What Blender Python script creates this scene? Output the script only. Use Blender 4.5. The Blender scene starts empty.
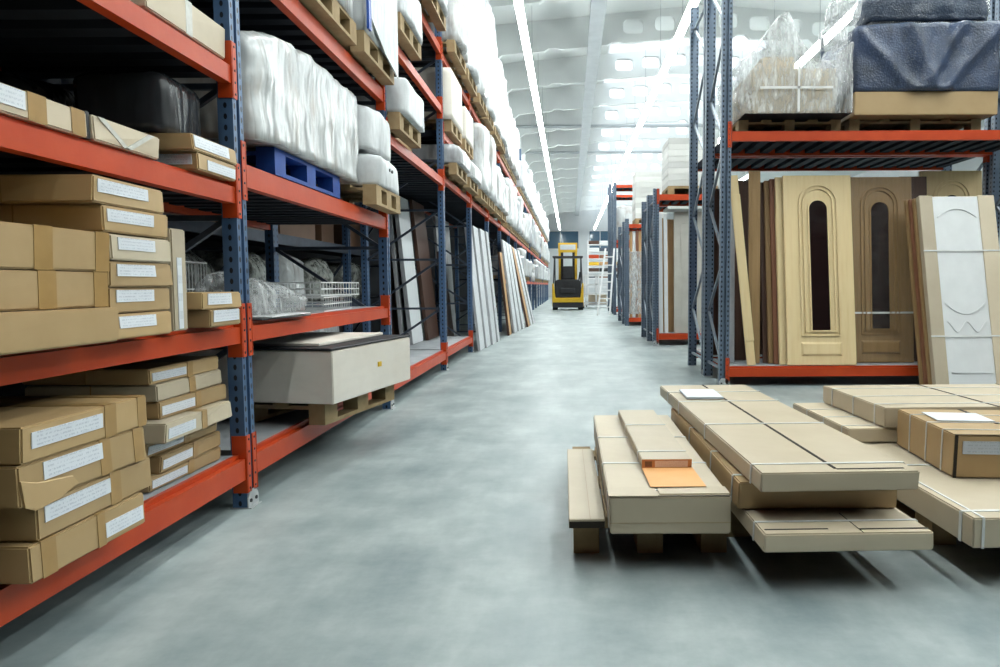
import bpy, bmesh, math, random
from mathutils import Vector, Matrix, noise
R = math.radians
rnd = random.Random(7)
SC = bpy.context.scene
COL = SC.collection

# ------------------------------------------------------------------ materials
def newmat(name):
    m = bpy.data.materials.new(name); m.use_nodes = True
    nt = m.node_tree; nt.nodes.clear()
    out = nt.nodes.new('ShaderNodeOutputMaterial')
    b = nt.nodes.new('ShaderNodeBsdfPrincipled')
    nt.links.new(b.outputs[0], out.inputs[0])
    return m, nt, b, out
def N(nt, t, **kw):
    n = nt.nodes.new(t)
    for k, v in kw.items():
        if hasattr(n, k): setattr(n, k, v)
    return n
def L(nt, a, b): nt.links.new(a, b)
def coords(nt, kind='Object', scale=(1, 1, 1)):
    tc = N(nt, 'ShaderNodeTexCoord'); mp = N(nt, 'ShaderNodeMapping')
    mp.inputs['Scale'].default_value = scale
    L(nt, tc.outputs[kind], mp.inputs[0]); return mp.outputs[0]
def noise_tex(nt, vec, scale, detail=3, rough=.55):
    n = N(nt, 'ShaderNodeTexNoise'); n.inputs['Scale'].default_value = scale
    n.inputs['Detail'].default_value = detail; n.inputs['Roughness'].default_value = rough
    L(nt, vec, n.inputs['Vector']); return n.outputs['Fac']
def ramp(nt, fac, stops):
    r = N(nt, 'ShaderNodeValToRGB'); e = r.color_ramp.elements
    while len(e) < len(stops): e.new(.5)
    for el, (p, c) in zip(e, stops): el.position = p; el.color = (*c, 1)
    L(nt, fac, r.inputs[0]); return r.outputs[0]
def bump(nt, b, fac, strength, dist=.01):
    bp = N(nt, 'ShaderNodeBump'); bp.inputs['Strength'].default_value = strength
    bp.inputs['Distance'].default_value = dist
    L(nt, fac, bp.inputs['Height']); L(nt, bp.outputs[0], b.inputs['Normal'])
def math_node(nt, op, a, b=None, c=None):
    n = N(nt, 'ShaderNodeMath'); n.operation = op
    for i, v in enumerate((a, b, c)):
        if v is None: continue
        if isinstance(v, (int, float)): n.inputs[i].default_value = v
        else: L(nt, v, n.inputs[i])
    return n.outputs[0]
def noisy(name, c1, c2, scale=6, rough=.6, metal=0, bstr=0, bscale=40, stretch=(1, 1, 1), spec=.5, detail=3):
    m, nt, b, o = newmat(name)
    v = coords(nt, 'Object', stretch)
    L(nt, ramp(nt, noise_tex(nt, v, scale, detail), [(.3, c1), (.7, c2)]), b.inputs['Base Color'])
    b.inputs['Roughness'].default_value = rough; b.inputs['Metallic'].default_value = metal
    b.inputs['Specular IOR Level'].default_value = spec
    if bstr: bump(nt, b, noise_tex(nt, v, bscale, 2), bstr)
    return m
def emit(name, col, s):
    m, nt, b, o = newmat(name)
    b.inputs['Base Color'].default_value = (*col, 1)
    b.inputs['Emission Color'].default_value = (*col, 1); b.inputs['Emission Strength'].default_value = s
    return m
def cardboard(name, c1, c2):
    m, nt, b, o = newmat(name)
    v = coords(nt)
    oi = N(nt, 'ShaderNodeObjectInfo')
    add = N(nt, 'ShaderNodeVectorMath'); add.operation = 'ADD'
    L(nt, v, add.inputs[0]); L(nt, oi.outputs['Random'], add.inputs[1])
    a = noise_tex(nt, add.outputs[0], 3.5, 4)
    base = ramp(nt, a, [(.25, c1), (.75, c2)])
    hsv = N(nt, 'ShaderNodeHueSaturation')
    L(nt, math_node(nt, 'MULTIPLY_ADD', oi.outputs['Random'], .3, .84), hsv.inputs['Value'])
    L(nt, base, hsv.inputs['Color']); L(nt, hsv.outputs[0], b.inputs['Base Color'])
    b.inputs['Roughness'].default_value = .5; b.inputs['Specular IOR Level'].default_value = .6
    bump(nt, b, noise_tex(nt, add.outputs[0], 9, 2), .18, .01)
    return m
M = {}
M['card'] = cardboard('cardboard', (.49, .325, .15), (.57, .39, .195))
M['card_pale'] = cardboard('pale_cardboard', (.59, .49, .345), (.66, .56, .41))
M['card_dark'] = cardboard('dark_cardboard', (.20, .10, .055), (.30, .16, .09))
M['card_white'] = cardboard('white_cardboard', (.74, .74, .70), (.84, .84, .80))
M['tape'] = noisy('brown_tape', (.40, .24, .085), (.47, .29, .11), 12, .28)
M['cleartape'] = noisy('clear_tape', (.62, .60, .54), (.74, .73, .68), 30, .22)
M['strap'] = noisy('white_strap', (.80, .80, .77), (.86, .86, .84), 8, .4)
M['black'] = noisy('black_plastic', (.012, .012, .015), (.022, .022, .026), 12, .5)
M['seam'] = noisy('dark_seam', (.02, .016, .012), (.04, .03, .02), 12, .9)
M['orange'] = noisy('orange_paint', (.53, .052, .009), (.60, .072, .015), 5, .42, 0, .05, 30, spec=.35)
M['silver'] = noisy('galvanised_steel', (.55, .56, .57), (.72, .73, .74), 20, .38, .7)
M['deck'] = noisy('shaded_deck_steel', (.010, .013, .020), (.018, .022, .032), 4, .75, 0, spec=.25)  # near-black: shade under the shelves is put into the steel colour
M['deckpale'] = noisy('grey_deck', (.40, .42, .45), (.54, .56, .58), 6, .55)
M['brace'] = noisy('brace_steel', (.055, .07, .10), (.09, .11, .15), 8, .4, .4)
M['brace_pale'] = noisy('pale_brace_steel', (.22, .26, .31), (.30, .34, .39), 8, .4, .4)
def post_mat(name, c1, c2):
    m, nt, b, o = newmat(name)
    tc = N(nt, 'ShaderNodeTexCoord'); sp = N(nt, 'ShaderNodeSeparateXYZ'); L(nt, tc.outputs['Object'], sp.inputs[0])
    ns = N(nt, 'ShaderNodeSeparateXYZ'); L(nt, tc.outputs['Normal'], ns.inputs[0])
    dz = math_node(nt, 'SUBTRACT', math_node(nt, 'FRACT', math_node(nt, 'DIVIDE', sp.outputs[2], .05)), .5)
    dz = math_node(nt, 'MULTIPLY', dz, .05 / .013)
    side = math_node(nt, 'GREATER_THAN', math_node(nt, 'ABSOLUTE', ns.outputs[0]), .5)
    dx = math_node(nt, 'DIVIDE', math_node(nt, 'SUBTRACT', math_node(nt, 'ABSOLUTE', sp.outputs[0]), .033), .008)
    dy = math_node(nt, 'DIVIDE', sp.outputs[1], .008)
    mx = N(nt, 'ShaderNodeMix'); mx.data_type = 'FLOAT'
    L(nt, side, mx.inputs[0]); L(nt, dx, mx.inputs[2]); L(nt, dy, mx.inputs[3])
    r2 = math_node(nt, 'ADD', math_node(nt, 'POWER', dz, 2), math_node(nt, 'POWER', mx.outputs[0], 2))
    hole = math_node(nt, 'LESS_THAN', r2, 1)
    v = coords(nt)
    base = ramp(nt, noise_tex(nt, v, 7, 3), [(.3, c1), (.7, c2)])
    mc = N(nt, 'ShaderNodeMix'); mc.data_type = 'RGBA'
    L(nt, hole, mc.inputs[0]); L(nt, base, mc.inputs[6]); mc.inputs[7].default_value = (.004, .006, .012, 1)
    L(nt, mc.outputs[2], b.inputs['Base Color'])
    b.inputs['Roughness'].default_value = .4; b.inputs['Metallic'].default_value = .15
    return m
M['post'] = post_mat('blue_post_paint', (.060, .12, .235), (.09, .165, .30))
M['post_grey'] = post_mat('grey_post_paint', (.11, .155, .22), (.16, .21, .28))
def wood(name, c1, c2, c3, scale=3, rough=.5, stretch=(9, 9, .7)):
    m, nt, b, o = newmat(name)
    v = coords(nt, 'Object', stretch)
    L(nt, ramp(nt, noise_tex(nt, v, scale, 5, .6), [(.25, c1), (.5, c2), (.8, c3)]), b.inputs['Base Color'])
    b.inputs['Roughness'].default_value = rough
    return m
M['oak'] = wood('light_oak', (.84, .62, .31), (.90, .69, .375), (.93, .73, .42))
M['oak_mid'] = wood('mid_oak', (.30, .18, .075), (.36, .22, .095), (.42, .26, .12))
M['walnut'] = wood('dark_walnut', (.055, .025, .015), (.08, .036, .022), (.11, .05, .03))
M['brownwood'] = wood('brown_wood', (.19, .075, .035), (.25, .10, .05), (.30, .13, .07))
M['tanwood'] = wood('tan_wood', (.50, .28, .12), (.58, .34, .15), (.64, .40, .19))
M['pallet'] = wood('pallet_wood', (.28, .185, .085), (.40, .28, .14), (.50, .375, .21), 2, .75, (3, 3, 3))
M['pallet_blue'] = wood('blue_pallet_paint', (.01, .05, .26), (.015, .075, .36), (.02, .10, .44), 2, .55, (3, 3, 3))
M['whitepaint'] = noisy('white_paint', (.80, .81, .81), (.88, .89, .89), 4, .35)
M['whitegrain'] = wood('white_grained_panel', (.74, .77, .80), (.84, .87, .89), (.90, .92, .93), 3, .45, (14, 14, .5))
M['mauve'] = noisy('mauve_edge', (.46, .46, .49), (.56, .56, .58), 9, .5)
M['cream'] = noisy('cream_board', (.84, .77, .67), (.90, .84, .75), 5, .5)
M['greydoor'] = noisy('grey_beige_door', (.50, .48, .42), (.58, .56, .50), 4, .45)
M['darkglass'] = noisy('dark_glass', (.012, .006, .006), (.02, .01, .01), 3, .06, 0)
M['orangepaper'] = noisy('orange_paper', (.92, .44, .15), (.95, .50, .20), 6, .6)
M['paper'] = noisy('white_paper', (.86, .88, .92), (.90, .92, .95), 6, .5)
M['orangecard'] = noisy('orange_card', (.62, .22, .07), (.72, .28, .10), 6, .5)
def label_mat(name, ink, paper):
    m, nt, b, o = newmat(name)
    tc = N(nt, 'ShaderNodeTexCoord'); sp = N(nt, 'ShaderNodeSeparateXYZ'); L(nt, tc.outputs['UV'], sp.inputs[0])
    rows = math_node(nt, 'GREATER_THAN', math_node(nt, 'FRACT', math_node(nt, 'MULTIPLY', sp.outputs[1], 4)), .55)
    mp = N(nt, 'ShaderNodeMapping'); mp.inputs['Scale'].default_value = (30, 4, 1); L(nt, tc.outputs['UV'], mp.inputs[0])
    w = N(nt, 'ShaderNodeTexNoise'); w.inputs['Scale'].default_value = 1.6; w.inputs['Detail'].default_value = 1
    oi = N(nt, 'ShaderNodeObjectInfo'); ad = N(nt, 'ShaderNodeVectorMath'); ad.operation = 'ADD'
    sc = math_node(nt, 'MULTIPLY', oi.outputs['Random'], 50)
    L(nt, mp.outputs[0], ad.inputs[0]); L(nt, sc, ad.inputs[1]); L(nt, ad.outputs[0], w.inputs['Vector'])
    ink_m = math_node(nt, 'MULTIPLY', math_node(nt, 'GREATER_THAN', w.outputs['Fac'], .5), rows)
    inx = math_node(nt, 'MULTIPLY', math_node(nt, 'GREATER_THAN', sp.outputs[0], .06), math_node(nt, 'LESS_THAN', sp.outputs[0], .93))
    ink_m = math_node(nt, 'MULTIPLY', math_node(nt, 'MULTIPLY', ink_m, inx), .34)
    mc = N(nt, 'ShaderNodeMix'); mc.data_type = 'RGBA'; L(nt, ink_m, mc.inputs[0])
    mc.inputs[6].default_value = (*paper, 1); mc.inputs[7].default_value = (*ink, 1)
    L(nt, mc.outputs[2], b.inputs['Base Color']); b.inputs['Roughness'].default_value = .45
    return m
M['label'] = label_mat('printed_label', (.30, .34, .42), (.84, .87, .92))
M['labelpink'] = label_mat('pink_label', (.62, .30, .22), (.86, .62, .52))
M['labelgrey'] = label_mat('grey_label', (.25, .30, .38), (.56, .62, .70))
def film(name, col, alpha, vs=(9, 9, 2), bs=.5, rough=.25, lo=.85, goods=None):
    m, nt, b, o = newmat(name)
    v = coords(nt, 'Object', vs)
    n1 = noise_tex(nt, v, 2.2, 6, .7)
    base = ramp(nt, n1, [(.3, tuple(c * lo for c in col)), (.6, col)])
    if goods:
        oi = N(nt, 'ShaderNodeObjectInfo'); ad = N(nt, 'ShaderNodeVectorMath'); ad.operation = 'ADD'
        L(nt, coords(nt, 'Object', (1, 2.6, 1.1)), ad.inputs[0]); L(nt, math_node(nt, 'MULTIPLY', oi.outputs['Random'], 40), ad.inputs[1])
        g1 = noise_tex(nt, ad.outputs[0], 2.4, 4, .6)
        mc = N(nt, 'ShaderNodeMix'); mc.data_type = 'RGBA'
        L(nt, ramp(nt, g1, [(.5, (0, 0, 0)), (.68, (.75, .75, .75))]), mc.inputs[0]); L(nt, base, mc.inputs[6]); mc.inputs[7].default_value = (*goods, 1)
        base = mc.outputs[2]
    L(nt, base, b.inputs['Base Color'])
    b.inputs['Roughness'].default_value = rough
    n2 = noise_tex(nt, coords(nt, 'Object', (1.6, 3.4, .9)), 2.6, 2, .45)
    n3 = noise_tex(nt, coords(nt, 'Object', tuple(q * .7 for q in vs)), 2.0, 1.5, .4)
    bump(nt, b, math_node(nt, 'MULTIPLY_ADD', n2, 1.6, n3), bs, .03)
    if alpha < 1:
        tr = N(nt, 'ShaderNodeBsdfTransparent'); mx = N(nt, 'ShaderNodeMixShader')
        f = math_node(nt, 'MULTIPLY', math_node(nt, 'POWER', n1, 3), alpha * 8)
        cl = N(nt, 'ShaderNodeClamp'); L(nt, f, cl.inputs[0])
        L(nt, cl.outputs[0], mx.inputs[0]); L(nt, tr.outputs[0], mx.inputs[1]); L(nt, b.outputs[0], mx.inputs[2])
        L(nt, mx.outputs[0], o.inputs[0])
    return m
M['film'] = film('white_stretch_film', (.68, .70, .70), 1, bs=.75, rough=.2, goods=(.46, .40, .35))
M['film_shaded'] = film('shaded_film', (.03, .032, .036), 1)  # plastic film with the shelf's shade put into its colour
M['film_thin'] = film('clear_stretch_film', (.88, .90, .90), .30, (10, 10, 2.2))
M['film_tight'] = film('tight_clear_film', (.95, .93, .90), .018, (4, 2, 9), .3, .12)
M['film_bag'] = film('bag_film', (.50, .52, .48), .72, (7, 7, 5), 1, .12)
M['film_grey'] = film('grey_stretch_film', (.54, .56, .58), 1, bs=.75, rough=.2, goods=(.34, .33, .33))
M['whitecloth'] = film('white_sheeting', (.70, .72, .73), 1, (5, 5, 3), .7, .45)
def bubble(name, c1, c2):
    m, nt, b, o = newmat(name)
    v = coords(nt)
    vo = N(nt, 'ShaderNodeTexVoronoi'); vo.inputs['Scale'].default_value = 55; L(nt, v, vo.inputs['Vector'])
    n1 = noise_tex(nt, coords(nt, 'Object', (3, 3, 2)), 1.5, 4)
    base = ramp(nt, n1, [(.35, c1), (.68, c2)])
    mc = N(nt, 'ShaderNodeMix'); mc.data_type = 'RGBA'
    L(nt, ramp(nt, vo.outputs['Distance'], [(.08, (.55, .55, .55)), (.3, (0, 0, 0))]), mc.inputs[0])
    L(nt, base, mc.inputs[6]); mc.inputs[7].default_value = (.16, .18, .23, 1)
    L(nt, mc.outputs[2], b.inputs['Base Color']); b.inputs['Roughness'].default_value = .25
    bump(nt, b, vo.outputs['Distance'], .6, .006)
    return m
M['bubble'] = bubble('blue_bubble_wrap', (.034, .045, .072), (.05, .075, .145))
M['bubble_dark'] = bubble('dark_bubble_wrap', (.02, .03, .05), (.05, .07, .11))
M['tarp'] = noisy('blue_tarp', (.01, .06, .34), (.02, .10, .46), 5, .35)
M['yellow'] = noisy('yellow_paint', (.80, .48, .02), (.86, .54, .03), 4, .35)
M['rubber'] = noisy('rubber', (.012, .012, .013), (.02, .02, .021), 9, .7)
M['wallwhite'] = noisy('white_wall', (.70, .74, .75), (.76, .79, .80), 1.5, .7)
M['walldark'] = noisy('shaded_wall', (.008, .010, .015), (.013, .015, .022), 2, .7)  # near-black, so the wall colour itself carries the shade behind the racks
M['ceil'] = noisy('ceiling_paint', (.80, .85, .84), (.87, .91, .90), .8, .75)
M['winblue'] = noisy('blue_window_glass', (.04, .10, .17), (.07, .15, .23), .4, .1)
M['pipe'] = noisy('pipe_paint', (.42, .46, .48), (.5, .54, .56), 3, .45)
def floor_mat():
    m, nt, b, o = newmat('polished_concrete')
    v = coords(nt)
    n1 = noise_tex(nt, v, .9, 6, .62); n2 = noise_tex(nt, coords(nt, 'Object', (1, .35, 1)), 3.2, 5, .6)
    n3 = noise_tex(nt, coords(nt, 'Object', (1, 1.3, 1)), 2.1, 8, .68)
    mixf = math_node(nt, 'MULTIPLY_ADD', n2, .35, math_node(nt, 'MULTIPLY_ADD', n3, .4, math_node(nt, 'MULTIPLY', n1, .25)))
    L(nt, ramp(nt, mixf, [(.40, (.24, .30, .31)), (.5, (.36, .42, .42)), (.59, (.49, .55, .54))]), b.inputs['Base Color'])
    L(nt, math_node(nt, 'MULTIPLY_ADD', n3, .45, .20), b.inputs['Roughness'])
    b.inputs['Specular IOR Level'].default_value = .5
    bump(nt, b, noise_tex(nt, v, 7, 3), .04, .01)
    return m
M['floor'] = floor_mat()

# ------------------------------------------------------------------ mesh helpers
class MB:
    def __init__(s): s.bm = bmesh.new()
    def quadhex(s, c, mi=0):
        """c: 8 corners, index = ix*4+iy*2+iz"""
        v = [s.bm.verts.new(p) for p in c]
        for f in ((0, 1, 3, 2), (4, 6, 7, 5), (0, 4, 5, 1), (2, 3, 7, 6), (0, 2, 6, 4), (1, 5, 7, 3)):
            s.bm.faces.new([v[i] for i in f]).material_index = mi
        return v
    def box(s, x0, x1, y0, y1, z0, z1, mi=0):
        return s.quadhex([(x, y, z) for x in (x0, x1) for y in (y0, y1) for z in (z0, z1)], mi)
    def bar(s, a, b, w, h=None, mi=0, up=(0, 0, 1)):
        h = h or w; a = Vector(a); b = Vector(b); d = (b - a).normalized(); u = Vector(up)
        if abs(d.dot(u)) > .98: u = Vector((1, 0, 0))
        r = d.cross(u).normalized(); u = r.cross(d).normalized()
        s.quadhex([p + r * (i * w / 2) + u * (j * h / 2) for p in (a, b) for i in (-1, 1) for j in (-1, 1)], mi)
    def cyl(s, a, b, r, n=12, r2=None, mi=0):
        a = Vector(a); b = Vector(b); d = (b - a).normalized(); u = Vector((0, 0, 1))
        if abs(d.dot(u)) > .98: u = Vector((1, 0, 0))
        p = d.cross(u).normalized(); q = p.cross(d)
        r2 = r if r2 is None else r2
        A = []; B = []
        for i in range(n):
            t = 2 * math.pi * i / n; o = p * math.cos(t) + q * math.sin(t)
            A.append(s.bm.verts.new(a + o * r)); B.append(s.bm.verts.new(b + o * r2))
        for i in range(n):
            j = (i + 1) % n; s.bm.faces.new((A[i], A[j], B[j], B[i])).material_index = mi
        s.bm.faces.new(A[::-1]).material_index = mi; s.bm.faces.new(B).material_index = mi
    def prism(s, pts, f0, f1, mi=0):
        """pts 2D polygon; f0/f1 map (u,v) to the two end positions"""
        A = [s.bm.verts.new(f0(*p)) for p in pts]; B = [s.bm.verts.new(f1(*p)) for p in pts]; n = len(pts)
        for i in range(n):
            j = (i + 1) % n; s.bm.faces.new((A[i], A[j], B[j], B[i])).material_index = mi
        s.bm.faces.new(A[::-1]).material_index = mi; s.bm.faces.new(B).material_index = mi
    def build(s, name, mats, parent=None, loc=(0, 0, 0), rz=0, bevel=0, smooth=False, seg=1):
        bmesh.ops.recalc_face_normals(s.bm, faces=s.bm.faces)
        if bevel:
            bmesh.ops.bevel(s.bm, geom=list(s.bm.edges), offset=bevel, segments=seg, affect='EDGES', clamp_overlap=True)
        me = bpy.data.meshes.new(name); s.bm.to_mesh(me); s.bm.free()
        for m in (mats if isinstance(mats, (list, tuple)) else [mats]): me.materials.append(m)
        if smooth:
            for p in me.polygons: p.use_smooth = True
        return link(name, me, parent, loc, rz)
def link(name, me, parent=None, loc=(0, 0, 0), rz=0):
    o = bpy.data.objects.new(name, me); COL.objects.link(o)
    o.location = loc; o.rotation_euler = (0, 0, rz)
    if parent: o.parent = parent
    return o
def tag(o, label, cat, group=None):
    o['label'] = label; o['category'] = cat
    if group: o['group'] = group
    return o
def empty(name, label, cat, loc=(0, 0, 0), rz=0, group=None):
    return tag(link(name, None, None, loc, rz), label, cat, group)
def struct(o): o['kind'] = 'structure'; return o
def copy_tree(o, parent=None):
    c = o.copy(); COL.objects.link(c)
    if parent: c.parent = parent
    for ch in list(o.children): copy_tree(ch, c)
    return c
def strip_tree(o):
    for ch in list(o.children): strip_tree(ch)
    bpy.data.objects.remove(o)

# ------------------------------------------------------------------ camera
cam = bpy.data.objects.new('camera', bpy.data.cameras.new('camera')); COL.objects.link(cam)
cam.data.sensor_width = 36; cam.data.lens = 25.2; cam.data.shift_x = -.07
cam.data.clip_start = .05; cam.data.clip_end = 300
pitch = math.atan(48.5 / 700); roll = R(.30)
fw = Vector((0, math.cos(pitch), -math.sin(pitch))); rt0 = Vector((1, 0, 0)); up0 = rt0.cross(fw)
rt = rt0 * math.cos(roll) - up0 * math.sin(roll); up = rt.cross(fw)
cam.matrix_world = Matrix(((rt.x, up.x, -fw.x, 0), (rt.y, up.y, -fw.y, 0), (rt.z, up.z, -fw.z, 1.05), (0, 0, 0, 1)))
SC.camera = cam

# ------------------------------------------------------------------ cartons
FACE = {'+x': ((1, 0, 0), (1, 1, 0), (1, 1, 1), (1, 0, 1)), '-x': ((0, 1, 0), (0, 0, 0), (0, 0, 1), (0, 1, 1)),
        '-y': ((0, 0, 0), (1, 0, 0), (1, 0, 1), (0, 0, 1)), '+y': ((1, 1, 0), (0, 1, 0), (0, 1, 1), (1, 1, 1)),
        '+z': ((0, 0, 1), (1, 0, 1), (1, 1, 1), (0, 1, 1))}
def patch(name, parent, C, face, u0, u1, v0, v1, m, t=.002, z=0.0):
    a, b, c, d = [C[k] for k in FACE[face]]
    n = (b - a).cross(d - a).normalized()
    def P(u, v): return a * (1 - u) * (1 - v) + b * u * (1 - v) + c * u * v + d * (1 - u) * v
    bm = bmesh.new(); uv = bm.loops.layers.uv.new('uv')
    lo = [bm.verts.new(P(u, v) + n * (.0006 + z)) for u, v in ((u0, v0), (u1, v0), (u1, v1), (u0, v1))]
    hi = [bm.verts.new(p.co + n * t) for p in lo]
    f = bm.faces.new(hi)
    for lp, q in zip(f.loops, ((0, 0), (1, 0), (1, 1), (0, 1))): lp[uv].uv = q
    bm.faces.new(lo[::-1])
    for i in range(4): j = (i + 1) % 4; bm.faces.new((lo[i], lo[j], hi[j], hi[i]))
    me = bpy.data.meshes.new(name); bm.to_mesh(me); bm.free(); me.materials.append(m)
    return link(name, me, parent)
def carton(label, x, y, z, sx, sy, sz, rz=0, m='card', group=None, jit=.004, name='cardboard_box', cat='box', bev=.005, lean=None, sag=0):
    """origin at base centre; returns object and its 8 corners in local space"""
    C = {}
    for ix in (0, 1):
        for iy in (0, 1):
            for iz in (0, 1):
                j = [rnd.uniform(-jit, jit) for _ in range(3)]
                if iz == 0: j[2] = 0
                else: j[2] = -abs(j[2])
                C[ix, iy, iz] = Vector(((ix - .5) * sx + j[0], (iy - .5) * sy + j[1], iz * sz + j[2] * .5))
    if lean:
        for k in C: C[k] += Vector((lean[0], lean[1], 0)) * C[k].z
    b = MB(); b.quadhex([C[ix, iy, iz] for ix in (0, 1) for iy in (0, 1) for iz in (0, 1)])
    o = b.build(name, M[m], None, (x, y, z), rz, bev, seg=2)
    tag(o, label, cat, group)
    return o, C
def strap(o, C, axis, t, w, faces, m='strap', name='strap', th=.0025):
    """a strap round the box at fraction t of its length; width w in fraction"""
    for f in faces:
        if axis == 'y' and f in ('+x', '-x'):
            u = t if f == '+x' else 1 - t; patch(name, o, C, f, u - w, u + w, 0, 1, M[m], th)
        elif axis == 'y': patch(name, o, C, f, 0, 1, t - w, t + w, M[m], th)
        else: patch(name, o, C, f, t - w, t + w, 0, 1, M[m], th)

# ------------------------------------------------------------------ pallets
def pallet(label, x, y, z, L_=1.2, W=.8, H=.144, rz=0, m='pallet', group=None, proto={}):
    """long side along local y; first of a kind builds the parts, later ones copy them"""
    key = (L_, W, H, m)
    if key in proto:
        o = copy_tree(proto[key]); o.location = (x, y, z); o.rotation_euler = (0, 0, rz)
        o['label'] = label
        if group: o['group'] = group
        return o
    o = empty('wooden_pallet', label, 'pallet', (x, y, z), rz, group)
    hb = H - .066
    for i in (-1, 0, 1):
        b = MB(); b.box(i * (W / 2 - .05) - .05, i * (W / 2 - .05) + .05, -L_ / 2, L_ / 2, 0, .022); b.build('bottom_board', M[m], o)
        for j in (-1, 0, 1):
            b = MB(); cx = i * (W / 2 - .05); cy = j * (L_ / 2 - .07)
            b.box(cx - .05, cx + .05, cy - .07, cy + .07, .022, .022 + hb); b.build('block', M[m], o)
    for j in (-1, 0, 1):
        b = MB(); cy = j * (L_ / 2 - .07); b.box(-W / 2, W / 2, cy - .07, cy + .07, .022 + hb, .044 + hb); b.build('stringer_board', M[m], o)
    n = 5
    for i in range(n):
        b = MB(); cx = -W / 2 + .05 + i * (W - .1) / (n - 1)
        b.box(cx - .05, cx + .05, -L_ / 2, L_ / 2, .044 + hb, H); b.build('deck_board', M[m], o)
    proto[key] = o
    return o
def pallet_simple(label, x, y, z, L_=1.2, W=.8, rz=0, group=None, proto={}):
    """far pallet, too small in view for its boards"""
    if 'me' not in proto:
        b = MB(); H = .144
        for i in (-1, 0, 1):
            b.box(i * .35 - .05, i * .35 + .05, -.6, .6, 0, .022)
            for j in (-1, 0, 1): b.box(i * .35 - .05, i * .35 + .05, j * .53 - .07, j * .53 + .07, .022, .1)
        b.box(-.4, .4, -.6, .6, .1, H)
        o = b.build('wooden_pallet', M['pallet']); proto['me'] = o.data
    else: o = link('wooden_pallet', proto['me'])
    o.location = (x, y, z); o.rotation_euler = (0, 0, rz); o.scale = (W / .8, L_ / 1.2, 1)
    return tag(o, label, 'pallet', group)

# ------------------------------------------------------------------ wrapped loads
def lump(sx, sy, sz, nx=8, ny=10, nz=8, amp=.03, freq=3, seed=0, round_=.12, sag=0, shape=None):
    """a soft box: rounded, wrinkled, base at z=0"""
    bm = bmesh.new(); seen = {}
    def V(i, j, k):
        if (i, j, k) in seen: return seen[i, j, k]
        u, v, w = i / nx * 2 - 1, j / ny * 2 - 1, k / nz
        x, y, z = u * sx / 2, v * sy / 2, w * sz
        r = round_
        hx, hy = sx / 2, sy / 2
        cx = max(-hx + r, min(hx - r, x)); cy = max(-hy + r, min(hy - r, y)); cz = max(r * .6 if k else 0, min(sz - r, z))
        d = Vector((x - cx, y - cy, z - cz))
        if d.length > r: d = d.normalized() * r
        p = Vector((cx, cy, cz)) + d
        q = Vector((p.x * freq + seed * 7.3, p.y * freq, p.z * freq * .7))
        n = noise.noise_vector(q) * amp + noise.noise_vector(q * 2.7) * amp * .45
        if k == 0: n.z = 0
        p += n
        if shape: p = shape(p, u, v, w)
        seen[i, j, k] = bm.verts.new(p); return seen[i, j, k]
    def F(*q): bm.faces.new([V(*t) for t in q])
    for i in range(nx):
        for j in range(ny):
            F((i, j, 0), (i, j + 1, 0), (i + 1, j + 1, 0), (i + 1, j, 0)); F((i, j, nz), (i + 1, j, nz), (i + 1, j + 1, nz), (i, j + 1, nz))
        for k in range(nz):
            F((i, 0, k), (i + 1, 0, k), (i + 1, 0, k + 1), (i, 0, k + 1)); F((i, ny, k), (i, ny, k + 1), (i + 1, ny, k + 1), (i + 1, ny, k))
    for j in range(ny):
        for k in range(nz):
            F((0, j, k), (0, j, k + 1), (0, j + 1, k + 1), (0, j + 1, k)); F((nx, j, k), (nx, j + 1, k), (nx, j + 1, k + 1), (nx, j, k + 1))
    bmesh.ops.recalc_face_normals(bm, faces=bm.faces)
    me = bpy.data.meshes.new('load'); bm.to_mesh(me); bm.free()
    for p in me.polygons: p.use_smooth = True
    return me
def soft(name, label, cat, x, y, z, sx, sy, sz, m='film', rz=0, group=None, parent=None, **kw):
    me = lump(sx, sy, sz, **kw); me.materials.append(M[m])
    o = link(name, me, parent, (x, y, z), rz)
    return tag(o, label, cat, group) if label else o

# ------------------------------------------------------------------ pallet racks
POSTS = {}
def post_mesh(h, m):
    k = (h, m)
    if k not in POSTS:
        b = MB()
        pts = [(-.05, -.035), (-.014, -.035), (-.014, -.008), (.014, -.008), (.014, -.035), (.05, -.035), (.05, .035), (-.05, .035)]
        b.prism(pts, lambda u, v: (u, v, 0), lambda u, v: (u, v, h))
        o = b.build('upright_post', M[m]); POSTS[k] = o.data; bpy.data.objects.remove(o)
    return POSTS[k]
def frame(root, u, D, h, m='post', step=.6, brace_m='brace', feet=True, z0=.17, flip=True):
    # flip: True = diagonals rise to the aisle, False = to the rear, None = zigzag
    for v, r in ((.035, 0), (D - .035, math.pi)):
        p = link('upright_post', post_mesh(h, m), root, (u, v, .0), r)
        if feet:
            b = MB(); b.box(-.055, .055, -.055, .045, 0, .006)
            b.prism([(-.055, 0), (.055, 0), (.055, .05), (.03, .085), (-.03, .085), (-.055, .05)], lambda a, c: (a, -.041, c), lambda a, c: (a, -.036, c))
            b.cyl((-.028, -.046, .035), (-.028, -.036, .035), .009, 8, mi=1); b.cyl((.028, -.046, .035), (.028, -.036, .035), .009, 8, mi=1)
            b.build('foot_plate', [M['silver'], M['black']], p)
    z = z0
    k = 0
    while z < h - .1:
        if flip is not None or k == 0 or z + step >= h:
            b = MB(); b.bar((u, .06, z), (u, D - .06, z), .026, .026); b.build('brace', M[brace_m], root)
        if z + step < h:
            up = flip if flip is not None else bool(k % 2)
            a, c = ((u, .06, z), (u, D - .06, z + step)) if not up else ((u, D - .06, z), (u, .06, z + step))
            b = MB(); b.bar(a, c, .026, .026); b.build('brace', M[brace_m], root)
        z += step; k += 1
BEAMS = {}
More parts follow.
